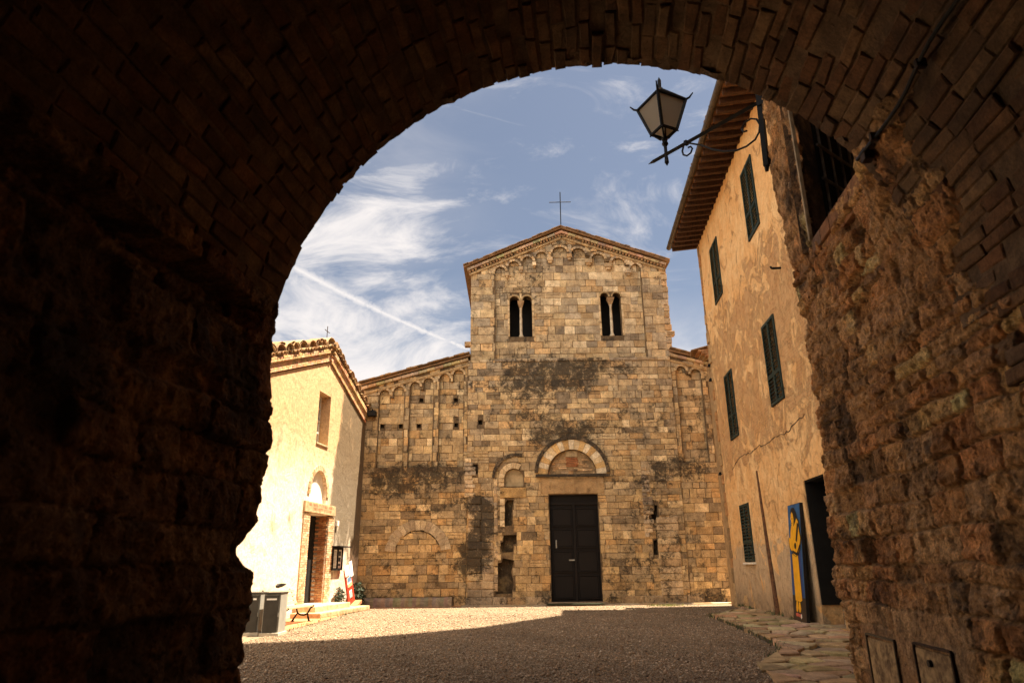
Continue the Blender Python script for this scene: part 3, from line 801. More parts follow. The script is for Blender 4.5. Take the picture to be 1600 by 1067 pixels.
# rough remains of cut-back masonry: half-buttress left of the portal and toothing stones
for k in range(13):
    z0 = 0.3 + k * 0.285
    block(mb, fr, -1.8, -1.28 + random.uniform(-.04, .04), z0, z0 + 0.28, 0.13 + random.uniform(-.02, .02), tuple(v * 0.85 for v in tone()), random.uniform(0.5, 1.3), 0.025, 0.025)
    block(mb, fr, -1.28, -0.80, z0, z0 + 0.28, 0.11 + random.uniform(-.02, .02), tuple(v * 0.85 for v in tone()), random.uniform(0.5, 1.3), 0.025, 0.025)
for k in range(9):
    z0 = 4.0 + k * 0.17
    block(mb, fr, -1.95, -1.62 + random.uniform(-.1, .12), z0, z0 + 0.16, 0.12, tone(), 0.1, 0.015, 0.02)
for k in range(16):
    z0 = 2.4 + k * 0.17
    block(mb, fr, 5.05, 5.36 + random.uniform(-.12, .12), z0, z0 + 0.165, 0.10 + random.uniform(-.01, .02), tone(), 0.15, 0.015, 0.02)
for k in range(11):
    z0 = 0.3 + k * 0.26
    block(mb, fr, 5.52, 6.36, z0, z0 + 0.255, 0.12 + random.uniform(-.02, .02), tuple(v * 0.9 for v in tone()), 0.45, 0.012, 0.02)
# plinth course
x = -1.86
while x < 6.5:
    L = random.uniform(0.5, 1.0)
    if not (1.2 < x + L / 2 < 3.5) and not (x < 3.4 and x + L > 1.3):
        block(mb, fr, x, x + L, 0.0, 0.30, 0.16 + random.uniform(-.02, .02), tuple(v * 0.85 for v in tone()), 0.5, 0.012, 0.02)
    x += L
# ledge where the upper front sets back
x = -0.72
while x < 6.6:
    L = random.uniform(0.4, 0.9)
    block(mb, fr, x, min(x + L, 6.6), 9.52, 9.66, 0.10 + random.uniform(-.015, .015), tuple(v * 0.8 for v in tone()), 1.0 if x < 4 else 0.6, 0.01, 0.015)
    x += L
# toothing stones sticking out of the right corner of the front
for k in range(14):
    z0 = 9.7 + k * 0.29
    mb.box((6.60 + random.uniform(0, .07), FY + 0.16, z0 + 0.14), 0.3, 0.34, 0.26, colr=tone(), bev=0.02)
mb.box((6.75, FY + 0.1, 10.72), 0.34, 0.3, 0.2, colr=tone(), bev=0.03)
mb.box((-1.86, FY + 0.1, 10.35), 0.30, 0.3, 0.2, colr=tone(), bev=0.03)
mb.build('wall', 'ashlar', ch, stain_fn=lambda v: wear(v[0], v[2]))
mb = MB()   # the body behind the front
mb.box((2.4, FY + 14.0, 6.9), 8.1, 25.6, 13.6); mb.box((-4.1, FY + 13.5, 4.1), 4.3, 26.0, 8.2); mb.box((8.4, FY + 13.5, 4.4), 3.9, 26.0, 8.8)
for xx in (-1.6, 6.45): mb.box((xx, FY + 0.8, 6.85), 0.24, 1.1, 13.6)
mb.build('body', 'ashlar', ch)
# dark backs of the slots and holes
mb = MB()
for h in [slot1, slot2, slot3, slot4, slot5, slot6] + pl_holes:
    xs = [p[0] for p in h]; zs = [p[1] for p in h]
    d = -0.24 if h is not slot4 else -0.06
    mb.box(fr.p((min(xs) + max(xs)) / 2, (min(zs) + max(zs)) / 2, d - 0.02), max(xs) - min(xs) + 0.1, 0.03, max(zs) - min(zs) + 0.1, colr=tuple(v * 0.35 for v in MORT)); mb.build('recess_back', 'ashlar', ch); mb = MB()
for h in rec_holes:
    xs = [p[0] for p in h]; zs = [p[1] for p in h]
    mb.box(fr.p((min(xs) + max(xs)) / 2, (min(zs) + max(zs)) / 2, -0.38), 0.3, 0.02, 0.3, colr=tuple(v * 0.35 for v in MORT)); mb.build('putlog_hole', 'ashlar', ch); mb = MB()
# niche: plaster back, ring of pale voussoirs on its left side, little lintel
mb = MB(); plate(mb, fr, [(p[0], p[1]) for p in arch_poly(-0.40, 0.42, 4.36, 4.72, 16)], [], -0.10, 0.02, (0.4, 0.3, 0.18)); mb.build('niche', 'old_plaster', ch)
mb = MB()
PALE = [(0.68, 0.53, 0.32), (0.62, 0.47, 0.28), (0.72, 0.58, 0.37)]
ring(mb, fr, 0.01, 4.72, 0.38, 0.60, 60, 180, 6, 0.10, PALE, 0.0)
ring(mb, fr, 0.12, 4.72, 0.86, 0.98, 75, 180, 8, 0.15, [(0.30, 0.22, 0.14)], 0.0, 0.01, 0.9)
for k in range(2): block(mb, fr, -0.60, -0.37, 4.40 + k * 0.16, 4.55 + k * 0.16, 0.10, random.choice(PALE), 0)
block(mb, fr, -0.55, 0.50, 3.96, 4.36, 0.11, (0.50, 0.33, 0.14), 0)
for k in range(4): block(mb, fr, -0.56, -0.36, 2.86 + k * 0.27, 3.12 + k * 0.27, 0.10, random.choice(PALE), 0)
for k in range(14): block(mb, fr, -0.80, -0.64, 0.5 + k * 0.3, 0.79 + k * 0.3, 0.08, tone(), 0.3)
mb.build('niche_arch', 'ashlar', ch)
# portal: arch with alternating voussoirs, hood mould, rubble tympanum, sill, lintel
mb = MB()
ring(mb, fr, 2.33, 4.86, 0.97, 1.36, 0, 180, 17, 0.115, [(0.76, 0.64, 0.45), (0.66, 0.44, 0.19), (0.72, 0.57, 0.35), (0.78, 0.67, 0.48), (0.62, 0.40, 0.17)], -0.15)
ring(mb, fr, 2.33, 4.86, 1.375, 1.50, 2, 178, 15, 0.17, [(0.24, 0.175, 0.11)], 0.0, 0.012, 0.9)
mb.build('portal_arch', 'ashlar', ch)
mb = MB()
plate(mb, fr, arch_poly(1.30, 3.36, 4.72, 4.86, 20), [], -0.11, 0.03, (0.40, 0.28, 0.15))
tfr = [(p[0], p[1]) for p in arch_poly(1.37, 3.29, 4.84, 4.86, 20)]
masonry(mb, fr, tfr, [], -0.11, (0.07, 0.16), (0.12, 0.34), (0.0, 0.03), lambda x, z: 0.05, lambda x, z: (1.05, 0.9, 0.75), 0.35)
for k in range(5): block(mb, fr, 2.12 + random.uniform(-.03, .05), 2.62 + random.uniform(-.05, .05), 5.16 + k * 0.075, 5.23 + k * 0.075, -0.075, (0.34, 0.13, 0.055), 0)
block(mb, fr, 2.1, 2.6, 5.56, 5.80, -0.075, (0.56, 0.45, 0.28), 0)
mb.build('tympanum', 'ashlar', ch)
mb = MB()
x = 0.86
while x < 3.78:
    L = random.uniform(0.3, 0.6); block(mb, fr, x, min(x + L, 3.80), 4.72, 4.85, 0.21 + random.uniform(-.02, .02), (0.18, 0.135, 0.09), 1.1, 0.012, 0.015); x += L
block(mb, fr, 1.05, 3.56, 4.08, 4.70, 0.085, (0.42, 0.28, 0.14), 0.05, 0.01, 0.015)
mb.build('lintel', 'ashlar', ch)
# relieving arch in the left aisle
mb = MB()
ring(mb, fr, -3.73, 1.88, 0.90, 1.27, 8, 174, 15, 0.07, [(0.50, 0.41, 0.28), (0.55, 0.45, 0.31), (0.44, 0.35, 0.24)], -0.02, 0.02, -0.1)
ring(mb, fr, -3.73, 1.88, 0.845, 0.895, 8, 174, 15, 0.02, [(0.10, 0.07, 0.045)], -0.02, 0.01, 0.6)
mb.build('relieving_arch', 'ashlar', ch)
# voussoirs round the blind arches
mb = MB()
for bx in ((-5.50, -5.08, 8.39), (-4.92, -4.48, 8.54), (-4.24, -3.84, 8.72), (-3.70, -3.28, 8.88), (-3.03, -2.61, 9.06), (-2.46, -2.03, 9.22), (6.84, 7.24, 9.26), (7.42, 7.85, 9.13), (8.12, 8.62, 8.85)):
    r = (bx[1] - bx[0]) / 2
    ring(mb, fr, (bx[0] + bx[1]) / 2, bx[2] - min(r, 0.26), r, r + 0.09, 0, 180, 7, 0.045, [(0.60, 0.47, 0.29), (0.54, 0.41, 0.25)], -0.02)
for bx in tow_arch:
    r = (bx[1] - bx[0]) / 2; ri = min(r, 0.26)
    n_ = 7; cx = (bx[0] + bx[1]) / 2; zs = bx[2] - ri
    for k in range(n_):
        t0, t1 = math.pi * k / n_, math.pi * (k + 1) / n_
        c = tuple(v * 0.95 for v in tone())
        q = lambda rr, t, e: (cx + (r + e) * math.cos(t), zs + (ri + e) * math.sin(t))
        P4 = [q(r, t0 + .02, 0), q(r, t0 + .02, .10), q(r, t1 - .02, .10), q(r, t1 - .02, 0)]
        mb.face([fr.p(*p, 0.03) for p in P4], c, 0.1)
        mb.face([fr.p(*P4[0], -0.02), fr.p(*P4[0], 0.03), fr.p(*P4[3], 0.03), fr.p(*P4[3], -0.02)], c, 0.1)
        mb.face([fr.p(*P4[1], -0.02), fr.p(*P4[1], 0.03), fr.p(*P4[2], 0.03), fr.p(*P4[2], -0.02)], c, 0.1)
for a, b in zip(tow_arch[:-1], tow_arch[1:]):     # corbels between the arches
    xm = (a[1] + b[0]) / 2; zz = min(a[2], b[2]) - 0.38
    mb.box(fr.p(xm, zz + 0.02, 0.0), b[0] - a[1] + 0.03, 0.14, 0.16, colr=tone(), bev=0.02)
    mb.box(fr.p(xm, zz - 0.10, -0.03), (b[0] - a[1]) * 0.7, 0.10, 0.10, colr=tone(), bev=0.02)
mb.build('arched_frieze', 'ashlar', ch)
# twin windows
for (xa, xb, xc, xd, top) in ((-0.08, 0.33, 0.47, 0.88, 12.55), (3.86, 4.21, 4.39, 4.74, 12.66)):
    mb = MB(); mb.box(fr.p((xa + xd) / 2, 11.65, -0.95), xd - xa + 1.2, 0.05, 3.0)
    for sx in (xa - 0.3, xd + 0.3): mb.box(fr.p(sx, 11.65, -0.76), 0.05, 0.35, 3.0)
    w = mb.build('window', 'dark_void', ch)
    mb = MB(); xm = (xb + xc) / 2; zc = top - 0.22
    p = lambda z: fr.p(xm, z, -0.24)
    mb.tube([p(10.69), p(10.75), p(10.80), p(10.84), p(11.4), p(zc - 0.36), p(zc - 0.34), p(zc - 0.30)], [0.105, 0.105, 0.075, 0.062, 0.062, 0.052, 0.07, 0.06], 14, (0.60, 0.52, 0.38))
    mb.build('column', 'tinted_stone', w, True)
    mb = MB()
    c0, c1 = 0.06, (xc - xb) / 2 + 0.05
    vs = []
    for z_, hw, hd in ((zc - 0.30, c0, 0.06), (zc - 0.08, c1, 0.14), (zc - 0.02, c1 + 0.02, 0.16), (zc + 0.0, c1 + 0.02, 0.16)):
        vs += [fr.p(xm + a * hw, z_, -0.24 + b * hd) for a, b in ((-1, -1), (1, -1), (1, 1), (-1, 1))]
    fs = [(0, 1, 2, 3), (12, 13, 14, 15)]
    for k in range(3):
        for j in range(4): fs.append((k * 4 + j, k * 4 + (j + 1) % 4, k * 4 + 4 + (j + 1) % 4, k * 4 + 4 + j))
    mb.mesh(vs, fs, (0.40, 0.27, 0.15)); mb.build('capital', 'tinted_stone', w)
    mb = MB()
    for a, b in ((xa, xb), (xc, xd)):
        r = (b - a) / 2
        ring(mb, fr, (a + b) / 2, top - r, r, r + 0.07, 0, 180, 6, -0.095, [(0.46, 0.36, 0.21), (0.42, 0.31, 0.17)], -0.2)
    for s_, xx in ((-1, xa), (1, xd)):
        for k in range(6):
            block(mb, fr, xx - 0.1 if s_ < 0 else xx, xx if s_ < 0 else xx + 0.1, 10.7 + k * 0.285, 10.97 + k * 0.285, -0.10, random.choice(PALE), 0)
    mb.build('window_arch', 'ashlar', w)
# doors
mb = MB()
mb.box(fr.p(2.34, 2.06, -0.14), 1.96, 0.06, 4.02)
for k in range(2):
    xc_ = 1.87 + k * 0.95
    for zc_, hh in ((0.62, 0.86), (1.55, 0.80), (2.40, 0.70), (3.20, 0.70)):
        mb.box(fr.p(xc_, zc_, -0.10), 0.70, 0.03, hh - 0.10, bev=0.012)
        for sx in (-1, 1): mb.box(fr.p(xc_ + sx * 0.385, zc_, -0.095), 0.035, 0.05, hh, bev=0.008)
        for sz in (-1, 1): mb.box(fr.p(xc_, zc_ + sz * (hh / 2 - 0.02), -0.094), 0.74, 0.05, 0.035, bev=0.008)
mb.box(fr.p(2.345, 1.9, -0.085), 0.10, 0.05, 3.6, bev=0.01)
mb.box(fr.p(2.34, 3.72, -0.09), 1.92, 0.06, 0.10, bev=0.01)
d = mb.build('door', 'door_wood', ch)
mb = MB()
mb.tube([fr.p(1.62, 2.30, -0.06), fr.p(1.62, 2.26, -0.02), fr.p(1.62, 2.14, -0.02), fr.p(1.62, 2.10, -0.06)], 0.014, 8)
mb.box(fr.p(1.62, 2.2, -0.07), 0.05, 0.03, 0.30)
mb.build('handle', 'bin_grey', d)
mb = MB(); mb.box(fr.p(2.2, 1.6, -0.06), 0.22, 0.012, 0.05); mb.build('letter_slot', 'bin_grey', d)
mb = MB(); mb.box(fr.p(2.34, 0.05, 0.08), 2.2, 0.55, 0.10, colr=(0.30, 0.22, 0.14), bev=0.02); mb.build('threshold', 'tinted_stone', ch)
# roofs with ragged tile edges
def slope_roof(mb, a, b, y0, y1, th=0.06, over=0.0):
    """slab from edge point a=(x,z) up to b, between y0 and y1"""
    pts = [(a[0], a[1]), (b[0], b[1]), (b[0], b[1] + th), (a[0], a[1] + th)]
    vs = [(x, y, z) for y in (y0, y1) for x, z in pts]
    mb.mesh(vs, [(3, 2, 1, 0), (4, 5, 6, 7), (0, 1, 5, 4), (1, 2, 6, 5), (2, 3, 7, 6), (3, 0, 4, 7)], (0.28, 0.17, 0.09))
def verge(mb, a, b, y, n, c=None):
    """short tiles side by side down a sloping edge, seen from their ends"""
    for k in range(n):
        t0, t1 = k / n, (k + 1) / n
        x0, z0 = a[0] + (b[0] - a[0]) * t0, a[1] + (b[1] - a[1]) * t0
        x1, z1 = a[0] + (b[0] - a[0]) * t1, a[1] + (b[1] - a[1]) * t1
        L = math.hypot(x1 - x0, z1 - z0); ex = Vector(((x1 - x0) / L, 0, (z1 - z0) / L)); ez = Vector((-ex.z, 0, ex.x))
        if ez.z < 0: ez = -ez
        cc = random.choice([(0.30, 0.18, 0.09), (0.38, 0.24, 0.12), (0.24, 0.15, 0.085), (0.20, 0.14, 0.09)])
        mb.box(Vector(((x0 + x1) / 2, y + random.uniform(-.03, .03), (z0 + z1) / 2)) + ez * random.uniform(0, .03), L * 1.05, 0.44, random.uniform(0.03, 0.055), ex, (0, 1, 0), ez, cc, 0.01)
mb = MB()
slope_roof(mb, (-2.08, 13.82), (2.25, 15.68), FY - 0.18, FY + 26.5); slope_roof(mb, (6.95, 13.98), (2.25, 15.68), FY - 0.18, FY + 26.5)
verge(mb, (-2.08, 13.90), (2.25, 15.76), FY - 0.02, 20); verge(mb, (2.25, 15.76), (6.95, 14.06), FY - 0.02, 22)
slope_roof(mb, (-6.55, 8.50), (-1.76, 9.80), FY - 0.12, FY + 26.5, 0.08); verge(mb, (-6.55, 8.62), (-1.78, 9.92), FY - 0.06, 22)
slope_roof(mb, (9.7, 9.08), (6.6, 9.90), FY - 0.12, FY + 26.5, 0.08); verge(mb, (6.62, 10.0), (9.7, 9.18), FY - 0.06, 14)
mb.build('roof', 'roof_tile', ch)
mb = MB()   # carved band and brick dentils under the gable and aisle roofs
def band(mb, a, b, dzs, n, dent=True):
    L = math.hypot(b[0] - a[0], b[1] - a[1]); ex = Vector(((b[0] - a[0]) / L, 0, (b[1] - a[1]) / L)); ez = Vector((-ex.z, 0, ex.x))
    if ez.z < 0: ez = -ez
    for k in range(n):
        t = (k + 0.5) / n; p = fr.p(a[0] + (b[0] - a[0]) * t, a[1] + (b[1] - a[1]) * t, 0)
        mb.box(p + ez * -0.07 + Vector((0, -0.065 + random.uniform(-.01, .01), 0)), L / n * 0.97, 0.14, 0.11, ex, (0, 1, 0), ez, tuple(v * random.uniform(0.6, 0.85) for v in random.choice(PALE)), 0.012)
        mb.box(p + ez * -0.31 + Vector((0, -0.03, 0)), L / n * 0.98, 0.09, 0.10, ex, (0, 1, 0), ez, random.choice([(0.44, 0.31, 0.16), (0.40, 0.29, 0.16)]), 0.012)
    if dent:
        m_ = int(L / 0.14)
        for k in range(m_):
            if random.random() < 0.1: continue
            t = (k + 0.5) / m_; p = fr.p(a[0] + (b[0] - a[0]) * t, a[1] + (b[1] - a[1]) * t, 0)
            mb.box(p + ez * -0.19 + Vector((0, -0.05, 0)), 0.085, 0.12, 0.10, ex, (0, 1, 0), ez, random.choice([(0.34, 0.19, 0.09), (0.38, 0.25, 0.12), (0.30, 0.18, 0.09)]), 0.01)
for a_, b_, n_, dn_ in (((-1.95, 13.80), (2.25, 15.60), 13, True), ((2.25, 15.60), (6.82, 13.94), 14, True), ((-6.35, 8.50), (-1.86, 9.72), 13, False), ((6.62, 9.82), (9.4, 9.08), 8, False)):
    mb = MB(); band(mb, a_, b_, 0, n_, dn_); mb.build('cornice', 'ashlar', ch)
mb = MB()
mb.bar((2.25, FY - 0.05, 15.7), (2.27, FY - 0.05, 17.55), 0.022, 6); mb.bar((1.76, FY - 0.05, 17.03), (2.74, FY - 0.05, 17.04), 0.018, 6)
mb.build('cross', 'black_iron', ch)

# ================================================================== chapel
th8 = R(8)
cex = Vector((-math.sin(th8), -math.cos(th8), 0)); cnm = Vector((math.cos(th8), -math.sin(th8), 0))
CO = Vector((-6.0, 27.5, 0))
fc = Frame(CO, cex, cnm)
cp = thing('chapel', 'small plastered chapel with sunlit gabled front left of the church', 'chapel', CO + cex * 4.1)
mb = MB()
cout = [(0.02, 0), (10.6, 0), (10.6, 6.38), (4.05, 8.86), (0.02, 7.35)]
cdoor = rect(3.22, 0.32, 4.70, 3.12)
lun = arch_poly(3.48, 4.84, 3.50, 3.72, 18, 0.84)
cwin = rect(3.66, 5.45, 4.65, 7.23)
plate(mb, fc, cout, [cdoor, lun, cwin], 0.0, 0.5, (0, 0, 0), False)
back = -11.0
for (x0, x1) in ((0.02, 0.02), (10.6, 10.6)):
    mb.face([fc.p(x0, 0, -.5), fc.p(x0, 0, back), fc.p(x0, 7.3, back), fc.p(x0, 7.3, -.5)])
mb.face([fc.p(x, z, back) for x, z in cout])
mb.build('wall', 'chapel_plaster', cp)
mb = MB()   # brick cornice under the verge
for a, b in (((0.02, 7.33), (4.05, 8.85)), ((10.6, 6.38), (4.05, 8.85))):
    L = math.hypot(b[0] - a[0], b[1] - a[1])
    for row in range(6):
        for k in range(int(L / 0.27)):
            t = (k + (0.5 if row % 2 else 0.02)) * 0.27 / L
            if t > 0.985: continue
            p0 = fc.p(a[0] + (b[0] - a[0]) * t, a[1] + (b[1] - a[1]) * t, 0)
            ex_ = (cex * (b[0] - a[0]) + Vector((0, 0, b[1] - a[1]))).normalized(); ez_ = ex_.cross(cnm)
            if ez_.z < 0: ez_ = -ez_
            dd = 0.05 + (0.07 if row >= 4 else 0.0)
            mb.box(p0 + ez_ * (-0.33 + row * 0.075) + ex_ * 0.13 + cnm * (dd / 2), 0.255, dd + 0.02, 0.064, ex_, cnm, ez_,
                   tuple(v * random.uniform(0.85, 1.15) for v in random.choice([(0.62, 0.38, 0.21), (0.66, 0.44, 0.26), (0.58, 0.33, 0.17)])), 0.006)
    mb.bar(fc.p(a[0], a[1] - 0.42, 0.012), fc.p(b[0], b[1] - 0.42, 0.012), 0.02, 4, None, (0.22, 0.13, 0.07))
    mb.build('cornice', 'tinted_stone', cp); mb = MB()
mb = MB()   # roof slabs and the tiles of the verge
for sgn, xe, ze in ((1, -0.02, 7.42), (-1, 10.9, 6.34)):
    vs = [fc.p(xe, ze, 0.10), fc.p(4.05, 8.92, 0.10), fc.p(4.05, 8.92, back), fc.p(xe, ze, back)]
    vs += [v + Vector((0, 0, 0.08)) for v in vs]
    mb.mesh(vs, [(0, 1, 2, 3), (4, 5, 6, 7), (0, 1, 5, 4), (1, 2, 6, 5), (2, 3, 7, 6), (3, 0, 4, 7)], (0.30, 0.18, 0.09))
    a_, b_ = fc.p(xe, ze + 0.10, 0.17), fc.p(4.05, 9.00, 0.17)
    tile_row(mb, a_, b_, 21 if sgn > 0 else 34, -cnm, 0.1, 0.55)
    for k in range(4):
        if k % 3 == 0: tile_row(mb, a_ + Vector((0, 0, .07 + 0.012 * k)), b_ + Vector((0, 0, .07 + 0.012 * k)), 10 + k, -cnm, 0.08, 0.42)
mb.tube([fc.p(4.05, 9.06, 0.25), fc.p(4.05, 9.08, -3), fc.p(4.05, 9.06, back)], 0.12, 8, (0.34, 0.2, 0.1))
mb.build('roof', 'roof_tile', cp)
mb = MB(); q = fc.p(4.42, 0, 0.0)
mb.bar(q + Vector((0, 0, 8.95)), q + Vector((0, 0, 9.66)), 0.015, 6, None, (0, 0, 0)); mb.bar(q + Vector((0, 0, 9.47)) - cex * 0.2, q + Vector((0, 0, 9.47)) + cex * 0.2, 0.013, 6)
mb.build('cross', 'rusty_iron', cp)
# door: brick jambs, lintel with worn inscription, lunette, leaf
mb = MB()
def bricks_in(mb, x0, x1, z0, z1, d0, d1, vary=1.0):
    z = z0; r_ = 0
    while z < z1 - 0.02:
        x = x0 - (0.13 if r_ % 2 else 0)
        while x < x1 - 0.01:
            xa, xb = max(x, x0), min(x + 0.26, x1)
            if xb - xa > 0.03:
                c = random.choice([(0.62, 0.42, 0.26), (0.66, 0.48, 0.31), (0.56, 0.33, 0.18), (0.70, 0.56, 0.39)])
                mb.box(fc.p((xa + xb) / 2, z + 0.034, (d0 + d1) / 2 + random.uniform(-.004, .004)), xb - xa - 0.008, d1 - d0, 0.062, cex, cnm, (0, 0, 1), c, 0.004)
            x += 0.27
        z += 0.072; r_ += 1
bricks_in(mb, 2.70, 3.20, 0.30, 3.10, -0.1, 0.045); mb.build('door_frame', 'tinted_stone', cp); mb = MB(); bricks_in(mb, 4.72, 5.20, 0.30, 3.10, -0.1, 0.045)
mb.build('door_frame', 'tinted_stone', cp)
for xx, s_ in ((3.20, 1), (4.72, -1)):       # brick reveals seen in the opening
    mb = MB(); z = 0.34; r_ = 0
    while z < 3.08:
        x = -0.42 + (0.13 if r_ % 2 else 0)
        while x < 0.0:
            xa, xb = max(x, -0.42), min(x + 0.25, 0.0)
            c = random.choice([(0.44, 0.20, 0.09), (0.50, 0.27, 0.13), (0.36, 0.15, 0.065)])
            if xb - xa > 0.04: mb.box(fc.p(xx + s_ * 0.02, z + 0.033, (xa + xb) / 2), 0.06, xb - xa - 0.008, 0.06, cex, cnm, (0, 0, 1), c, 0.004)
            x += 0.26
        z += 0.072; r_ += 1
    mb.build('door_reveal', 'tinted_stone', cp)
mb = MB()
mb.box(fc.p(3.98, 3.31, -0.10), 2.50, 0.36, 0.34, cex, cnm, (0, 0, 1), (0.52, 0.37, 0.22), 0.02)
mb.build('lintel', 'tinted_stone', cp)
mb = MB()   # worn letter strokes on the lintel
for row, zz in enumerate((3.39, 3.27)):
    x = 2.95 + row * 0.2
    while x < 5.0 - row * 0.3:
        k = random.randint(0, 3)
        mb.box(fc.p(x, zz, 0.082), 0.014, 0.006, 0.075, cex, cnm); 
        if k > 0: mb.box(fc.p(x + 0.03, zz + (0.03 if k == 1 else -0.03), 0.082), 0.05, 0.006, 0.012, cex, cnm)
        if k > 1: mb.box(fc.p(x + 0.055, zz, 0.082), 0.012, 0.006, 0.07, cex, cnm)
        x += random.uniform(0.08, 0.13)
stuff(mb.build('inscription', 'plain_brick', cp))
mb = MB(); plate(mb, fc, arch_poly(3.46, 4.86, 3.46, 3.72, 18, 0.86), [], -0.10, 0.02, (0, 0, 0)); mb.build('lunette', 'lime_plaster', cp)
mb = MB()
for k in range(17):
    t0, t1 = math.pi * k / 17, math.pi * (k + 1) / 17
    q = lambda t, e: (4.16 + (0.68 + e) * math.cos(t), 3.72 + (0.84 + e) * math.sin(t))
    c = random.choice([(0.56, 0.41, 0.25), (0.50, 0.31, 0.16), (0.58, 0.46, 0.30)])
    P4 = [q(t0 + .012, 0), q(t0 + .012, .17), q(t1 - .012, .17), q(t1 - .012, 0)]
    vs = [fc.p(*p, -0.09) for p in P4] + [fc.p(*p, 0.035) for p in P4]
    mb.mesh(vs, [(4, 5, 6, 7), (0, 1, 5, 4), (1, 2, 6, 5), (2, 3, 7, 6), (3, 0, 4, 7)], c)
mb.build('door_arch', 'tinted_stone', cp)
mb = MB(); mb.box(fc.p(3.96, 1.72, -0.46), 1.6, 0.05, 2.9, cex, cnm)
for k in range(8): mb.box(fc.p(3.3 + k * 0.19, 1.72, -0.43), 0.17, 0.03, 2.78, cex, cnm, bev=0.008)
mb.build('door', 'dark_void', cp)
mb = MB()
mb.box(fc.p(3.95, 0.155, 0.35), 2.9, 0.75, 0.31, cex, cnm, (0, 0, 1), (0.55, 0.42, 0.26), 0.03)
mb.box(fc.p(3.7, 0.075, 0.62), 4.3, 0.95, 0.15, cex, cnm, (0, 0, 1), (0.52, 0.36, 0.21), 0.03)
mb.build('step', 'tinted_stone', cp)
# window
mb = MB(); mb.box(fc.p(4.155, 6.34, -0.40), 1.1, 0.03, 1.9, cex, cnm)
w = mb.build('window', 'pane_dark', cp)
mb = MB()
for xx in (3.72, 4.155, 4.60): mb.box(fc.p(xx, 6.34, -0.36), 0.06, 0.05, 1.78, cex, cnm)
for zz in (5.49, 5.92, 6.35, 6.78, 7.19): mb.box(fc.p(4.155, zz, -0.355), 0.94, 0.05, 0.05, cex, cnm)
mb.build('window_frame', 'frame_white', w)
mb = MB(); mb.box(fc.p(4.155, 5.43, -0.16), 1.0, 0.40, 0.05, cex, cnm, (0, 0, 1), (0.5, 0.4, 0.25), 0.01); mb.build('sill', 'tinted_stone', w)
mb = MB(); mb.box(fc.p(2.42, 2.92, 0.04), 0.14, 0.08, 0.18, cex, cnm, bev=0.01); mb.build('intercom', 'paper', cp)
# plain wall that carries on from the chapel towards the gate
mb = MB()
mb.box(fc.p(14.45, 2.3, -0.4), 7.6, 0.5, 4.6, cex, cnm); mb.box(fc.p(14.45, 4.66, -0.4), 7.7, 0.66, 0.12, cex, cnm, (0, 0, 1), (0, 0, 0), 0.02)
o = mb.build('courtyard_wall', 'lime_plaster'); tag(o, 'whitewashed courtyard wall glimpsed past the ragged left edge of the archway', 'wall')

# ================================================================== yellow house
t45 = R(4.5)
hex_ = Vector((-math.sin(t45), -math.cos(t45), 0)); hn = Vector((-math.cos(t45), math.sin(t45), 0))
HO = Vector((7.45, 24.65, 0))
fh = Frame(HO, hex_, hn)
ho = thing('house', 'tall yellow plastered house with green shutters and deep tiled eaves right of the square', 'house', HO + hex_ * 8)
WIN = [(1.88, 3.06, 10.14, 12.30), (6.75, 7.92, 10.22, 12.42), (1.92, 3.02, 5.28, 7.50), (6.84, 7.97, 5.32, 7.58), (2.06, 3.18, 1.44, 3.18)]
hd = rect(8.42, 0.10, 9.75, 3.22)
HL, HT = 17.2, 13.45
mb = MB()
holes = [rect(a, c, b, d_) for a, b, c, d_ in WIN] + [hd]
plate(mb, fh, [(0, 0), (HL, 0), (HL, HT), (0, HT)], holes, 0, 0.45, (0, 0, 0), False)
mb.face([fh.p(0, 0), fh.p(0, 0, -9), fh.p(0, HT, -9), fh.p(0, HT + 2.0, -4.5), fh.p(0, HT)])
mb.face([fh.p(HL, 0), fh.p(HL, 0, -9), fh.p(HL, HT, -9), fh.p(HL, HT + 2.0, -4.5), fh.p(HL, HT)])
mb.face([fh.p(0, 0, -9), fh.p(HL, 0, -9), fh.p(HL, HT, -9), fh.p(0, HT, -9)])
mb.build('wall', 'house_plaster', ho)
mb = MB()
for a, b, c, d_ in WIN[:]:
    mb.box(fh.p((a + b) / 2, (c + d_) / 2, -0.3), b - a + 0.4, 0.04, d_ - c + 0.4, hex_, hn); mb.build('window', 'dark_void', ho); mb = MB()
mb.box(fh.p(9.1, 1.66, -0.62), 1.9, 0.05, 3.4, hex_, hn)
mb.build('doorway', 'dark_void', ho)
mb = MB()
mb.box(fh.p(8.44, 1.86, -0.24), 0.04, 0.44, 2.7, hex_, hn); mb.build('door_frame', 'dark_void', ho)
mb = MB(); mb.box(fh.p(9.08, 3.20, -0.24), 1.3, 0.44, 0.04, hex_, hn); mb.build('door_frame', 'dark_void', ho)
mb = MB(); mb.box(fh.p(9.08, 0.27, -0.50), 1.3, 0.1, 0.36, hex_, hn, bev=0.01); mb.build('threshold', 'pale_stone', ho)
mb = MB()   # quoins and broken stones on the far corner
z = 0
while z < 13:
    h = random.uniform(0.25, 0.5); w_ = random.uniform(0.14, 0.34)
    mb.box(fh.p(w_ / 2 - 0.05, z + h / 2, -0.12 + random.uniform(0, .03)), w_, 0.3, h * 0.96, hex_, hn, (0, 0, 1), random.choice([(0.40, 0.27, 0.13), (0.48, 0.33, 0.17), (0.30, 0.2, 0.1), (0.44, 0.24, 0.1)]), 0.03)
    z += h
mb.build('quoins', 'tinted_stone', ho)
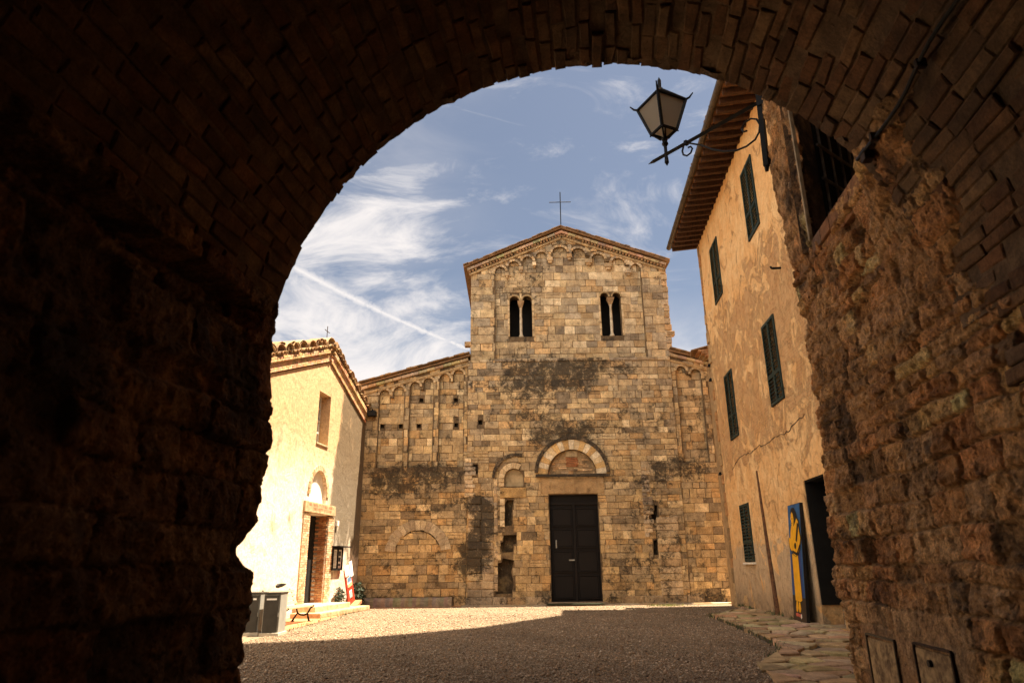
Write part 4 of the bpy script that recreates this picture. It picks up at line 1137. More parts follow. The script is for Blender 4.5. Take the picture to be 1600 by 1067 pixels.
def shutter(mb, x0, x1, z0, z1, d=0.0):
    cx, cz, w_, h = (x0 + x1) / 2, (z0 + z1) / 2, x1 - x0, z1 - z0
    st = 0.055
    for sx in (x0 + st / 2, x1 - st / 2): mb.box(fh.p(sx, cz, d), st, 0.045, h, hex_, hn, (0, 0, 1), (0, 0, 0), 0.004)
    for zz in (z0 + 0.05, z0 + h * 0.34, z1 - 0.04): mb.box(fh.p(cx, zz, d), w_ - 2 * st, 0.04, 0.08, hex_, hn, (0, 0, 1), (0, 0, 0), 0.004)
    n = int(h / 0.105)
    for k in range(n):
        zz = z0 + 0.1 + (h - 0.18) * (k + 0.5) / n
        c_, s_ = math.cos(R(48)), math.sin(R(48))
        mb.box(fh.p(cx, zz, d), w_ - 2 * st, 0.062, 0.018, hex_, hn * c_ - Vector((0, 0, s_)), Vector((0, 0, c_)) + hn * s_)
for i, (a, b, c, d_) in enumerate(WIN):
    m_ = (a + b) / 2
    for x0, x1 in ((a + 0.01, m_ - 0.004), (m_ + 0.004, b - 0.01)):
        mb = MB(); shutter(mb, x0, x1, c + 0.01, d_ - 0.01, 0.02); mb.build('shutter', 'shutter_green', ho)
    mb = MB()
    mb.tube([fh.p(b + 0.10, c + 0.22, 0.0), fh.p(b + 0.10, c + 0.22, 0.14), fh.p(b + 0.02, c + 0.26, 0.15), fh.p(b + 0.02, c + 0.30, 0.15)], 0.010, 6); mb.build('shutter_hook', 'black_iron', ho)
mb = MB(); mb.box(fh.p(2.62, 1.40, 0.02), 1.26, 0.16, 0.055, hex_, hn, (0, 0, 1), (0, 0, 0), 0.008); mb.build('sill', 'lime_plaster', ho)
# eaves: rafters, flat tiles between them, gutter
mb = MB()
k = 0; x = -0.15
while x < HL:
    a_, b_ = fh.p(x, 13.47, -0.3), fh.p(x, 13.37, 1.0)
    dv = (b_ - a_).normalized()
    mb.box((a_ + b_) / 2, (b_ - a_).length, 0.11, 0.15, dv, hex_, dv.cross(hex_) if dv.cross(hex_).z > 0 else -dv.cross(hex_), (0, 0, 0), 0.012)
    x += 0.40
mb.build('rafters', 'old_wood', ho)
mb = MB()
x = -0.3
while x < HL:
    for j in range(5):
        d0 = -0.2 + j * 0.25
        c = random.choice([(0.24, 0.11, 0.05), (0.20, 0.09, 0.04), (0.28, 0.14, 0.065), (0.16, 0.075, 0.035)])
        zz = 13.56 - 0.075 * (d0 + 0.3)
        mb.box(fh.p(x + 0.2, zz + 0.02, d0 + 0.12), 0.385, 0.24, 0.03, hex_, hn, (0, 0, 1), c, 0.004)
    x += 0.40
vs = [fh.p(-0.35, 13.60, 1.05), fh.p(HL, 13.60, 1.05), fh.p(HL, 15.8, -4.5), fh.p(-0.35, 15.8, -4.5)]
vs += [v + Vector((0, 0, 0.10)) for v in vs]
mb.mesh(vs, [(0, 1, 2, 3), (4, 5, 6, 7), (0, 1, 5, 4), (1, 2, 6, 5), (2, 3, 7, 6), (3, 0, 4, 7)], (0.30, 0.18, 0.09))
vs = [fh.p(-0.35, 13.5, -9.8), fh.p(HL, 13.5, -9.8), fh.p(HL, 15.8, -4.5), fh.p(-0.35, 15.8, -4.5)]
vs += [v + Vector((0, 0, 0.10)) for v in vs]
mb.mesh(vs, [(0, 1, 2, 3), (4, 5, 6, 7), (0, 1, 5, 4), (1, 2, 6, 5), (2, 3, 7, 6), (3, 0, 4, 7)], (0.30, 0.18, 0.09))
for d0 in (1.06, 0.6, 0.15): tile_row(mb, fh.p(-0.35, 13.72 + (1.06 - d0) * 0.4, d0), fh.p(HL, 13.72 + (1.06 - d0) * 0.4, d0), 78, -hn + Vector((0, 0, 0.4)), 0.1, 0.5)
mb.build('roof', 'roof_tile', ho)
mb = MB()   # half-round gutter
pts = []
n = 10
for e in (-0.32, HL):
    for rr in (0.10, 0.088):
        for k in range(n + 1):
            t = math.pi + math.pi * k / n
            pts.append(fh.p(e, 13.52 + rr * math.sin(t), 1.10 + rr * math.cos(t)))
q = n + 1; fs = []
for k in range(n):
    fs += [(k, k + 1, 2 * q + k + 1, 2 * q + k), (q + k, q + k + 1, 3 * q + k + 1, 3 * q + k), (k, k + 1, q + k + 1, q + k), (2 * q + k, 2 * q + k + 1, 3 * q + k + 1, 3 * q + k)]
fs += [tuple(range(q))]
mb.mesh(pts, fs)
for xx in np.arange(0.3, HL, 1.2): mb.tube([fh.p(xx, 13.52 + 0.108 * math.sin(t), 1.10 + 0.108 * math.cos(t)) for t in np.linspace(math.pi, 2 * math.pi, 8)], 0.012, 5)
mb.build('gutter', 'gutter_metal', ho)
mb = MB()
mb.tube([fh.p(4.58, 3.95, 0.015), fh.p(4.70, 2.9, 0.02), fh.p(4.86, 1.6, 0.025), fh.p(5.05, 0.08, 0.03)], [0.03, 0.045, 0.06, 0.08], 10, (0, 0, 0))  # dark brown stripe on the wall, widening towards the ground
mb.build('dark_stripe', 'stripe_brown', ho)
mb = MB()
cpts = [(1.6, 4.36), (2.17, 4.54), (2.93, 4.64), (4.26, 4.53), (5.0, 4.60), (5.56, 4.54), (6.75, 4.57), (7.7, 4.50), (8.55, 4.58), (9.3, 4.66)]
pp_ = []
for k in range(len(cpts) - 1):
    for j in range(6):
        t = j / 6; pp_.append(fh.p(cpts[k][0] + (cpts[k + 1][0] - cpts[k][0]) * t + random.uniform(-.03, .03), cpts[k][1] + (cpts[k + 1][1] - cpts[k][1]) * t + random.uniform(-.035, .035), 0.002))
mb.tube(pp_, [random.uniform(0.006, 0.016) for _ in pp_], 5)
mb.build('crack', 'paint_brown', ho)
mb = MB()   # stepped tile hood over the passage beyond the far corner
for k in range(6):
    mb.box(fh.p(-0.12 - k * 0.16, 9.20 + random.uniform(-.02, .02), 0.20), 0.17, 0.95 - 0.05 * k, 0.05, hex_, (hn - Vector((0, 0, 0.25))).normalized(), (Vector((0, 0, 1)) + hn * 0.25).normalized(), random.choice([(0.36, 0.2, 0.09), (0.28, 0.16, 0.08)]), 0.01)
for j, (zz, dd) in enumerate(((9.07, 0.40), (8.98, 0.27), (8.89, 0.14))):
    for k in range(3): mb.box(fh.p(-0.15 - k * 0.28, zz, dd / 2), 0.26, dd, 0.08, hex_, hn, (0, 0, 1), random.choice([(0.44, 0.22, 0.1), (0.40, 0.26, 0.13)]), 0.008)
mb.box(fh.p(-0.5, 4.4, -0.3), 1.0, 0.5, 8.8, hex_, hn, (0, 0, 1), (0.40, 0.27, 0.14))
mb.build('canopy', 'tinted_stone', ho)
mb = MB()   # torn mortar and iron stubs down the corner
for zz, xx in ((8.45, 0.04), (7.9, 0.02), (4.45, -0.02)):
    mb.box(fh.p(xx, zz, 0.07), 0.09, 0.12, 0.13, hex_, hn, (0.3, 0, 0.95), (0, 0, 0), 0.03)
    mb.build('iron_stub', 'black_iron', ho); mb = MB()
mb.tube([fh.p(9.0, 8.4, 0.0), fh.p(9.0, 8.4, 0.22), fh.p(9.05, 8.42, 0.26)], 0.03, 6)
mb.build('iron_stub', 'black_iron', ho)

# ================================================================== painted panel leaning by the door
pp = thing('painted_panel', 'tall narrow painted board of a figure in yellow playing a lute on blue', 'painting', fh.p(7.68, 0.10, 0.2))
W_, Hh = 0.96, 2.66
tilt = 0.075
pz = (Vector((0, 0, 1)) - hn * tilt).normalized(); pn = (hn + Vector((0, 0, tilt))).normalized()
po = fh.p(7.20, 0.10, 0.27)
def PP(u, v, d=0.0): return po + hex_ * (u * W_) + pz * ((1 - v) * Hh) + pn * d
mb = MB(); mb.box(PP(0.5, 0.5, -0.035), W_, 0.07, Hh, hex_, pn, pz, (0, 0, 0), 0.006); mb.build('board', 'paint_black', pp)
def poly(mb, pts, d, mi=0):
    tri = tessellate_polygon([[Vector((u, v, 0)) for u, v in pts]])
    for t in tri:
        f = [PP(*pts[k], d) for k in t]
        if (f[1] - f[0]).cross(f[2] - f[0]).dot(pn) < 0: f.reverse()
        mb.face(f, mi=mi)
mb = MB()
poly(mb, [(0.02, 0.004), (0.965, 0.004), (0.965, 0.80), (0.02, 0.78)], 0.003, 0)
poly(mb, [(0.02, 0.77), (0.965, 0.79), (0.965, 0.995), (0.02, 0.995)], 0.002, 1)
poly(mb, [(0.66, 0.33), (0.86, 0.42), (0.90, 0.80), (0.74, 0.80)], 0.005, 2)
poly(mb, [(0.05, 0.42), (0.17, 0.46), (0.16, 0.78), (0.08, 0.75)], 0.005, 2)
mb.build('background', ['paint_blue', 'paint_brown', 'paint_dark_blue'], pp)
wide = lambda P_: [(0.46 + (u - 0.46) * 1.22, v) for u, v in P_]
body = [(0.30, 0.185), (0.44, 0.20), (0.56, 0.165), (0.66, 0.13), (0.76, 0.16), (0.78, 0.24), (0.84, 0.30), (0.80, 0.345), (0.74, 0.40), (0.62, 0.44), (0.50, 0.455), (0.36, 0.44), (0.30, 0.41), (0.20, 0.40), (0.12, 0.37), (0.08, 0.30), (0.12, 0.285), (0.20, 0.30), (0.23, 0.24)]
skirt = [(0.24, 0.43), (0.36, 0.445), (0.50, 0.46), (0.62, 0.445), (0.66, 0.60), (0.72, 0.82), (0.60, 0.835), (0.30, 0.825), (0.27, 0.64)]
face_ = [(0.30, 0.07), (0.40, 0.055), (0.46, 0.09), (0.48, 0.14), (0.44, 0.20), (0.33, 0.19), (0.28, 0.165), (0.30, 0.14), (0.26, 0.125), (0.29, 0.10)]
hair = [(0.30, 0.045), (0.40, 0.028), (0.54, 0.035), (0.66, 0.08), (0.74, 0.15), (0.70, 0.21), (0.58, 0.18), (0.47, 0.21), (0.44, 0.19), (0.48, 0.14), (0.45, 0.09), (0.38, 0.065), (0.29, 0.09)]
foot1 = [(0.36, 0.83), (0.44, 0.83), (0.46, 0.89), (0.40, 0.92), (0.32, 0.915), (0.31, 0.88)]
foot2 = [(0.50, 0.835), (0.58, 0.84), (0.62, 0.89), (0.58, 0.92), (0.49, 0.918), (0.47, 0.88)]
body, skirt, face_, hair, foot1, foot2 = map(wide, (body, skirt, face_, hair, foot1, foot2))
def grow(pts, k):
    cx = sum(p[0] for p in pts) / len(pts); cy = sum(p[1] for p in pts) / len(pts)
    return [(cx + (x - cx) * (1 + k), cy + (y - cy) * (1 + k * 0.45)) for x, y in pts]
mb = MB()
for q_ in (body, skirt, foot1, foot2): poly(mb, grow(q_, 0.13), 0.007, 1)
poly(mb, face_, 0.009, 0); poly(mb, hair, 0.012, 1)
poly(mb, skirt, 0.011, 0); poly(mb, body, 0.013, 0); poly(mb, foot1, 0.011, 0); poly(mb, foot2, 0.011, 0)
poly(mb, [(0.74, 0.165), (0.86, 0.185), (0.66, 0.335), (0.55, 0.32)], 0.016, 1)                      # neck of the lute
poly(mb, [(0.50 + 0.085 * math.cos(a), 0.365 + 0.028 * math.sin(a)) for a in np.linspace(0, 6.1, 12)], 0.016, 1)
for pts in ([(0.24, 0.42), (0.27, 0.40), (0.60, 0.425), (0.84, 0.355), (0.88, 0.37), (0.62, 0.452)], [(0.34, 0.125), (0.41, 0.12), (0.41, 0.13), (0.34, 0.133)], [(0.31, 0.165), (0.37, 0.16), (0.37, 0.168), (0.31, 0.172)]):
    poly(mb, pts, 0.017, 1)
poly(mb, [(0.20, 0.935), (0.34, 0.925), (0.46, 0.935), (0.60, 0.93), (0.66, 0.95), (0.60, 0.965), (0.40, 0.955), (0.24, 0.957)], 0.006, 2)
poly(mb, [(0.58, 0.945), (0.66, 0.93), (0.68, 0.96), (0.60, 0.975)], 0.009, 3)
mb.build('painted_figure', ['paint_yellow', 'paint_black', 'paint_red', 'paper'], pp)

# ================================================================== gatehouse (the vaulted passage the camera stands in)
t7 = R(7)
GA = Vector((math.sin(t7), math.cos(t7), 0)); GE = Vector((math.cos(t7), -math.sin(t7), 0))
def T(u, d, z): return GE * u + GA * d + Vector((0, 0, z))
gh = thing('gatehouse', 'dark brick and rubble vaulted archway framing the square', 'archway', T(0, 0, 0))
RU, VZ, VD = 2.10, 2.65, 4.0
STONE = [(0.44, 0.215, 0.085), (0.48, 0.28, 0.125), (0.36, 0.20, 0.095), (0.50, 0.31, 0.155), (0.38, 0.175, 0.07), (0.27, 0.165, 0.085), (0.46, 0.255, 0.11), (0.42, 0.215, 0.09)]
def courses(seed, zmax, hr, lr, x0=-6.0, x1=9.0):
    """irregular courses of stones: list of (z boundary, [x boundaries], [tone index, height, keep])"""
    r_ = random.Random(seed); z = -0.2; rows = []
    while z < zmax:
        h = r_.uniform(*hr); x = x0 - r_.uniform(0, 0.3); xs, st = [], []
        k = r_.uniform(0.8, 1.3)
        while x < x1:
            xs.append(x); st.append((r_.randrange(1000), r_.random(), r_.random())); x += r_.uniform(*lr) * k
        xs.append(x); rows.append((z, z + h, np.array(xs), st)); z += h
    return rows, np.array([q[0] for q in rows] + [z])
CRS = {'right': courses(21, 9.4, (0.09, 0.23), (0.16, 0.48)), 'left': courses(22, 4.0, (0.14, 0.30), (0.24, 0.70)), 'end': courses(23, 9.4, (0.16, 0.30), (0.2, 0.45))}
def rubble_h(p, which, flat=1.0):
    """height and colour of rough coursed rubble at wall coordinates p=(a,z)"""
    rows, zb = CRS[which]
    w = noise.noise_vector(Vector((p[0] * 1.9, p[1] * 1.9, 3.1))) * 0.075
    w2 = noise.noise_vector(Vector((p[0] * 8, p[1] * 8, 8.1))) * 0.012
    w3 = noise.noise_vector(Vector((p[0] * 24, p[1] * 24, 1.1))) * 0.006
    x, z = p[0] + w.x + w2.x + w3.x, p[1] + w.y * 0.6 + w2.y + w3.y
    ri = min(max(int(np.searchsorted(zb, z, 'right')) - 1, 0), len(rows) - 1)
    z0, z1, xs, st = rows[ri]
    ci = min(max(int(np.searchsorted(xs, x, 'right')) - 1, 0), len(st) - 1)
    ti, hsh, keep = st[ci]
    ex = min(x - xs[ci], xs[ci + 1] - x); ez = min(z - z0, z1 - z)
    rr = 0.022
    e = min(ex, ez) if ex > rr or ez > rr else rr - math.hypot(rr - max(ex, 0), rr - max(ez, 0))
    jw = 0.007 + 0.010 * hsh
    body = min(1, max(0, (e - 0.004) / jw)); body = body * body * (3 - 2 * body)
    fr_ = noise.fractal(Vector((p[0] * 2.2, p[1] * 2.2, 1.7)), 0.8, 2.1, 7)
    rough = noise.ridged_multi_fractal(Vector((p[0] * 9, p[1] * 9, 5)), 0.75, 2.1, 6, 1.0, 2.0)
    mort = max(0.0, min(1.0, 0.5 + 1.6 * noise.noise(Vector((p[0] * 1.1, p[1] * 1.1, 9.3)))))     # patches where mortar hides the joints
    gone = keep < 0.07
    d2_, p2_ = noise.voronoi(Vector((p[0] * 11, p[1] * 13, 2.7)))
    facet = 0.5 - noise.cell(p2_[0] * 5.3 + Vector((0.4, 0.4, 0.4))) ; facet *= min(1, (d2_[1] - d2_[0]) / 0.12)
    h = 0.010 * facet + (-0.03 if gone else 0.012 + 0.032 * hsh) * body * (1 - 0.55 * mort) + 0.020 * mort + 0.024 * fr_ * flat + 0.011 * rough - 0.012
    c = STONE[ti % len(STONE)]; k = 0.62 + 0.75 * ((ti * 7) % 100) / 100
    if gone: k *= 0.5
    mc = (0.30, 0.19, 0.095)
    m_ = max(1 - body, 0.55 * mort)
    return h, tuple((a_ * k) * (1 - m_) + b_ * 0.85 * m_ for a_, b_ in zip(c, mc))
def edge_fn(pts):
    zs = [p[0] for p in pts]; ds = [p[1] for p in pts]
    return lambda z: float(np.interp(z, zs, ds))
def smooth_grid(name, rows, parent, mat='rubble'):
    """rows: list of rows of (Vector, colour) or None"""
    idx, vs, cs = {}, [], []
    for j, r_ in enumerate(rows):
        for i, q in enumerate(r_):
            if q is None: continue
            idx[(i, j)] = len(vs); vs.append(q[0] - parent.location); cs.append(q[1])
    fs = []
    for j in range(len(rows) - 1):
        for i in range(len(rows[j]) - 1):
            k = [idx.get(t) for t in ((i, j), (i + 1, j), (i + 1, j + 1), (i, j + 1))]
            if None not in k: fs.append(k)
    me = bpy.data.meshes.new(name); me.from_pydata(vs, [], fs); me.materials.append(M[mat])
    at = me.color_attributes.new('Col', 'FLOAT_COLOR', 'POINT')
    cc = np.ones((len(vs), 4), np.float32); cc[:, :3] = np.array(cs, np.float32); at.data.foreach_set('color', cc.ravel())
    me.polygons.foreach_set('use_smooth', np.ones(len(fs), bool)); me.update()
    o = bpy.data.objects.new(name, me); col.objects.link(o); o.parent = parent
    return o

# right flank wall: runs past the vault to its ragged end by the lantern
redge = edge_fn([(0.0, 6.80), (0.41, 6.83), (0.69, 6.87), (0.96, 6.86), (1.10, 7.02), (1.28, 7.10), (1.50, 6.98), (1.84, 6.89), (1.95, 6.95), (2.09, 6.93), (2.49, 6.80), (2.95, 6.87), (3.46, 6.83), (4.16, 6.84), (4.66, 6.95), (5.13, 7.10), (5.71, 7.10), (6.2, 7.0), (6.5, 7.05), (9, 7.05)])
def right_wall():
    rows = []
    nd, nz = 640, 540
    D0, Z1 = -4.0, 8.8
    for j in range(nz):
        z = 4.32 * j / 430 if j <= 430 else 4.32 + (Z1 - 4.32) * (j - 430) / (nz - 1 - 430)
        de = redge(z) + 0.015 * noise.noise(Vector((z * 9, 1, 2)))
        row = []
        for i in range(nd):
            d = D0 + 5.9 * i / 70 if i < 70 else 1.9 + (de - 1.9) * (1 - (1 - (i - 70) / (nd - 71)) ** 1.35)
            if z > 4.26 and d < 6.08: row.append(None); continue
            if z > 3.84 and d < 3.97: row.append(None); continue
            h, c = rubble_h((d, z), 'right'); h *= 1.35
            # plinth of bigger stones at the free end
            f = min(1, max(0, (de - d) / 0.10)); rnd_ = 0.06 * (1 - f) ** 2
            if d > 4.55 and z < 1.15:
                kf = min(1, (d - 4.55) / 0.2) * min(1, (1.15 - z) / 0.15) * min(1, max(0, (6.55 - d) / 0.15)); h = h * (1 - 0.8 * kf) + 0.045 * kf
                c = tuple(a_ * (1 - 0.6 * kf) + b_ * 0.6 * kf for a_, b_ in zip(c, (0.22, 0.15, 0.09)))
            ub = RU + 0.05 - h + rnd_
            if z > VZ - 0.2 and d < 4.95:
                ov = RU - math.sqrt(RU * RU - (min(max(z, VZ), 3.84) - VZ) ** 2)
                ss = lambda q: (lambda y: y * y * (3 - 2 * y))(min(1, max(0, q)))
                if d > 3.97: ub -= ov * (1 - ss((d - 3.97) / 0.9))
                else:
                    cover = ss((d - 3.25 + 0.5 * noise.noise(Vector((z * 2.2, d * 2.2, 1.0)))) / 0.45)
                    ub += -ov + ss((z - VZ + 0.2) / 0.3) * (0.075 * (1 - cover) - 0.035 * cover)
            row.append((T(ub, d, z), tuple(min(0.75, v * 1.75) for v in c)))  # right wall stones brightened in colour, as the side lit from the square
        for w_ in (0.03, 0.08, 0.16, 0.28, 0.45):
            if z > 4.3: 
                h, c = rubble_h((w_ + 5, z), 'end')
            else: h, c = rubble_h((w_ + 5, z), 'end')
            row.append((T(RU + 0.06 + w_, de + 0.02 - w_ * 0.04 - 0.4 * (0.08 - h), z), c))
        rows.append(row)
    return smooth_grid('side_wall', rows, gh)
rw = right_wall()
ledge = edge_fn([(0, 4.03), (0.79, 4.03), (1.02, 3.99), (1.10, 4.02), (1.24, 4.07), (1.40, 4.02), (1.44, 3.93), (1.52, 3.89), (1.58, 3.96), (1.69, 4.03), (1.88, 4.03), (2.0, 4.06), (2.16, 4.05), (2.37, 4.06), (2.53, 4.03), (2.79, 4.03), (2.97, 4.03), (3.13, 4.08)])
def left_wall():
    rows = []
    nd, nz = 380, 200
    D0, Z1 = -4.0, 3.06
    for j in range(nz):
        z = Z1 * j / (nz - 1)
        de = ledge(z) + 0.012 * noise.noise(Vector((z * 9, 4, 2)))
        row = []
        for i in range(nd):
            t = i / (nd - 1); d = D0 + (de - D0) * (1 - (1 - t) ** 1.5)
            h, c = rubble_h((d, z), 'left')
            f = min(1, max(0, (de - d) / 0.10)); rnd_ = 0.05 * (1 - f) ** 2
            g_ = 0.17 if 2.76 < z < 2.95 else 0.0         # sunk band below the springing
            h = max(h, -0.02)
            g_ *= min(1, max(0, (3.75 - d) / 0.25))
            row.append((T(-RU + 0.045 + h - rnd_ - g_, d, z), tuple(v * 0.52 for v in c)))  # left wall stones darkened in colour to deepen the passage's shade
        for w_ in (0.03, 0.08, 0.16, 0.28, 0.45):
            h, c = rubble_h((w_ + 5, z), 'end')
            row.append((T(-RU + 0.03 - w_, de + 0.02 - w_ * 0.04 - 0.4 * (0.08 - h), z), c))
        rows.append(row)
    return smooth_grid('side_wall', rows, gh)
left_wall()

# brick vault: every brick modelled, mortar bed behind
def vprof(t):
    """arc length t from the right springing (negative: down the right wall) -> (u, z, inward normal)"""
    if t < 0: return RU, VZ + t, (-1, 0)
    a = t / RU
    return RU * math.cos(a), VZ + RU * math.sin(a), (-math.cos(a), -math.sin(a))
TL = RU * R(171.6)
def vault():
    rnd = random.Random(5)
    mb = MB()
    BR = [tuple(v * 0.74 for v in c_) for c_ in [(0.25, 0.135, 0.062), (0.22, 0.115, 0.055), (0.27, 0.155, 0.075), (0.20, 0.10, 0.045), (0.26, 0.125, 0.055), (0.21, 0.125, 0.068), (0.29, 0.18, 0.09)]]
    t = -1.55; row = 0
    while t < TL - 0.03:
        cw = rnd.uniform(0.078, 0.097)
        d = -4.0 + (0.13 if row % 2 else 0) + rnd.uniform(-0.04, 0.04)
        while d < VD - 0.02:
            L = rnd.uniform(0.235, 0.32)
            d1 = min(d + L, VD + 0.0)
            if d1 > VD - 0.09: d1 = VD + rnd.uniform(-0.012, 0.008) - (0.05 if rnd.random() < 0.05 else 0)
            drop = 0.035 if t >= 0.1 else (1.0 if noise.noise(Vector((d * 0.9, t * 1.4, 6.6))) < -0.30 + 0.62 * (-t) else 0.06)
            if d1 - d > 0.05 and rnd.random() > drop:
                pr = rnd.uniform(0.010, 0.023) if t > 0.3 else rnd.uniform(0.0, 0.028)
                if rnd.random() < 0.06: pr -= 0.012
                if rnd.random() < 0.04: pr += 0.012
                g_ = rnd.uniform(0.004, 0.008)
                ta, tb = t + g_, t + cw - g_
                da, db = d + g_, d1 - g_ * (1 if d1 < VD - 0.1 else 0)
                sk = rnd.uniform(-0.008, 0.008)
                def P(tt, dd, e):
                    u, z, n_ = vprof(tt); return T(u + n_[0] * e, dd, z + n_[1] * e)
                j = lambda: rnd.uniform(-0.009, 0.009)
                cr = [(ta + j() + sk, da + j()), (tb + j() + sk, da + j()), (tb + j() - sk, db + j()), (ta + j() - sk, db + j())]
                ch_ = 0.009
                tm, dm = (ta + tb) / 2, (da + db) / 2
                inn = [(a + ch_ * (1 if a < tm else -1), b + ch_ * (1 if b < dm else -1)) for a, b in cr]
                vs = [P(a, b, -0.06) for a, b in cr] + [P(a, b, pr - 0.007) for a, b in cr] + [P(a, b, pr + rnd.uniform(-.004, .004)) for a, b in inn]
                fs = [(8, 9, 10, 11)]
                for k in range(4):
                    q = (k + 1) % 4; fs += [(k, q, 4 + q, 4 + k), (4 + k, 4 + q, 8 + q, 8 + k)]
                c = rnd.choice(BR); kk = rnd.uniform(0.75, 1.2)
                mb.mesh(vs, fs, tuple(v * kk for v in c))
            d = d1
        t += cw; row += 1
    for k in range(12, 150):                    # worn mortar filling the joints along the rim
        ta, tb = 0.1 + (TL - 0.1) * k / 150, 0.1 + (TL - 0.1) * (k + 1) / 150
        def Q(tt, dd):
            u, z, n_ = vprof(tt); e = 0.012 + 0.030 * noise.noise(Vector((tt * 11, dd * 6, 3.0))); return T(u + n_[0] * e, dd, z + n_[1] * e)
        f0, f1 = 3.992 + 0.02 * noise.noise(Vector((ta * 5, 0, 7))), 3.992 + 0.02 * noise.noise(Vector((tb * 5, 0, 7)))
        mb.face([Q(ta, 3.925), Q(tb, 3.925), Q(tb, f1), Q(ta, f0)], (0.17, 0.11, 0.062))
        a, b = vprof(ta), vprof(tb)
        mb.face([Q(ta, f0), Q(tb, f1), T(b[0] - b[2][0] * 0.1, f1 - 0.01, b[1] - b[2][1] * 0.1), T(a[0] - a[2][0] * 0.1, f0 - 0.01, a[1] - a[2][1] * 0.1)], (0.2, 0.13, 0.075))
    # mortar bed and the front edge of the ring
    N = 90
    ts = [-0.75 + (TL + 0.75) * k / N for k in range(N + 1)]
    for k in range(N):
        for j in range(16):
            da, db = -4.0 + 7.96 * j / 16, -4.0 + 7.96 * (j + 1) / 16
            pts = []
            for tt, dd in ((ts[k], da), (ts[k + 1], da), (ts[k + 1], db), (ts[k], db)):
                u, z, n_ = vprof(max(tt, 0.0)); e = 0.017 + 0.012 * noise.noise(Vector((tt * 4, dd * 4, 1)))
                pts.append(T(u - n_[0] * 0.012 + n_[0] * e, dd, z - n_[1] * 0.012 + n_[1] * e))
            mb.face(pts, (0.17, 0.11, 0.062))
        a, b = vprof(max(ts[k], 0)), vprof(max(ts[k + 1], 0))
        mb.face([T(a[0], 3.96, a[1]), T(b[0], 3.96, b[1]), T(b[0] - b[2][0] * 0.5, 3.96, b[1] - b[2][1] * 0.5), T(a[0] - a[2][0] * 0.5, 3.96, a[1] - a[2][1] * 0.5)], (0.3, 0.2, 0.12))
    return mb.build('vault', 'vault_brick', gh)
vault()
# masonry mass over and beside the passage
mb = MB()
def gbox(u0, u1, d0, d1, z0, z1): mb.box(T((u0 + u1) / 2, (d0 + d1) / 2, (z0 + z1) / 2), u1 - u0, d1 - d0, z1 - z0, GE, GA, (0, 0, 1), (0.34, 0.235, 0.13))
gbox(-9, -2.55, -4.2, 3.94, 0, 9.2)
gbox(-2.55, 2.62, -4.2, 3.93, 4.98, 9.2)
gbox(2.62, 6.2, -4.2, 3.92, 4.3, 9.2)
gbox(2.40, 6.2, -4.2, 3.92, 0, 4.3)
gbox(2.50, 6.2, 3.92, 6.55, 0, 4.16)
gbox(-9, 6.2, -4.7, -4.2, 0, 9.2)                    # back of the passage
gbox(2.30, 6.2, 3.90, 6.95, 7.1, 9.2)                 # floor above the angled recess
gbox(6.2, 6.5, 3.9, 8.6, 0, 9.2)
mb.build('outer_wall', 'rubble', gh)
# recess above the flank wall: sill, canted inner wall and its iron grille
mb = MB()
for k in range(9):
    d0 = 3.9 + k * 0.245
    mb.box(T(RU + 0.30, d0 + 0.12, 4.20), 0.62, 0.235, 0.13, GE, GA, (0, 0, 1), random.choice([(0.34, 0.18, 0.085), (0.30, 0.15, 0.07), (0.26, 0.16, 0.1)]), 0.012)
    mb.box(T(RU + 0.32, d0 + 0.12, 4.09), 0.60, 0.235, 0.09, GE, GA, (0, 0, 1), random.choice([(0.34, 0.18, 0.085), (0.30, 0.15, 0.07)]), 0.012)
mb.build('sill', 'vault_brick', gh)
cdir = (GE + GA).normalized(); cnrm = (GE - GA).normalized()
mb = MB()
c0 = T(RU, 6.12, 0)
mb.box(c0 + cdir * 1.56 - cnrm * 0.08 + Vector((0, 0, 5.66)), 2.9, 0.16, 2.86, cdir, cnrm, (0, 0, 1), (0.15, 0.10, 0.06))
niche_ob = mb.build('recess', 'rubble', gh)
mb = MB(); mb.box(T(RU - 0.015, 6.09, 5.64), 0.035, 0.035, 2.76, GE, GA, (0, 0, 1), (0.36, 0.27, 0.16), 0.008); mb.build('jamb_edge', 'pale_stone', niche_ob)
mb = MB()
for zz in (4.66, 5.05, 5.44, 5.83):
    mb.bar(c0 + cdir * 0.34 + cnrm * 0.05 + Vector((0, 0, zz)), c0 + cdir * 2.0 + cnrm * 0.05 + Vector((0, 0, zz)), 0.016, 6)
for k in range(8):
    s_ = 0.42 + k * 0.215
    mb.bar(c0 + cdir * s_ + cnrm * 0.035 + Vector((0, 0, 4.35)), c0 + cdir * (s_ + 0.02) + cnrm * 0.035 + Vector((0, 0, 6.3)), 0.014, 6)
mb.build('grille', 'grille_iron', niche_ob)
mb = MB(); mb.box(c0 + cdir * 1.25 + cnrm * 0.012 + Vector((0, 0, 5.3)), 1.75, 0.02, 2.0, cdir, cnrm); mb.build('grille_opening', 'dark_void', niche_ob)
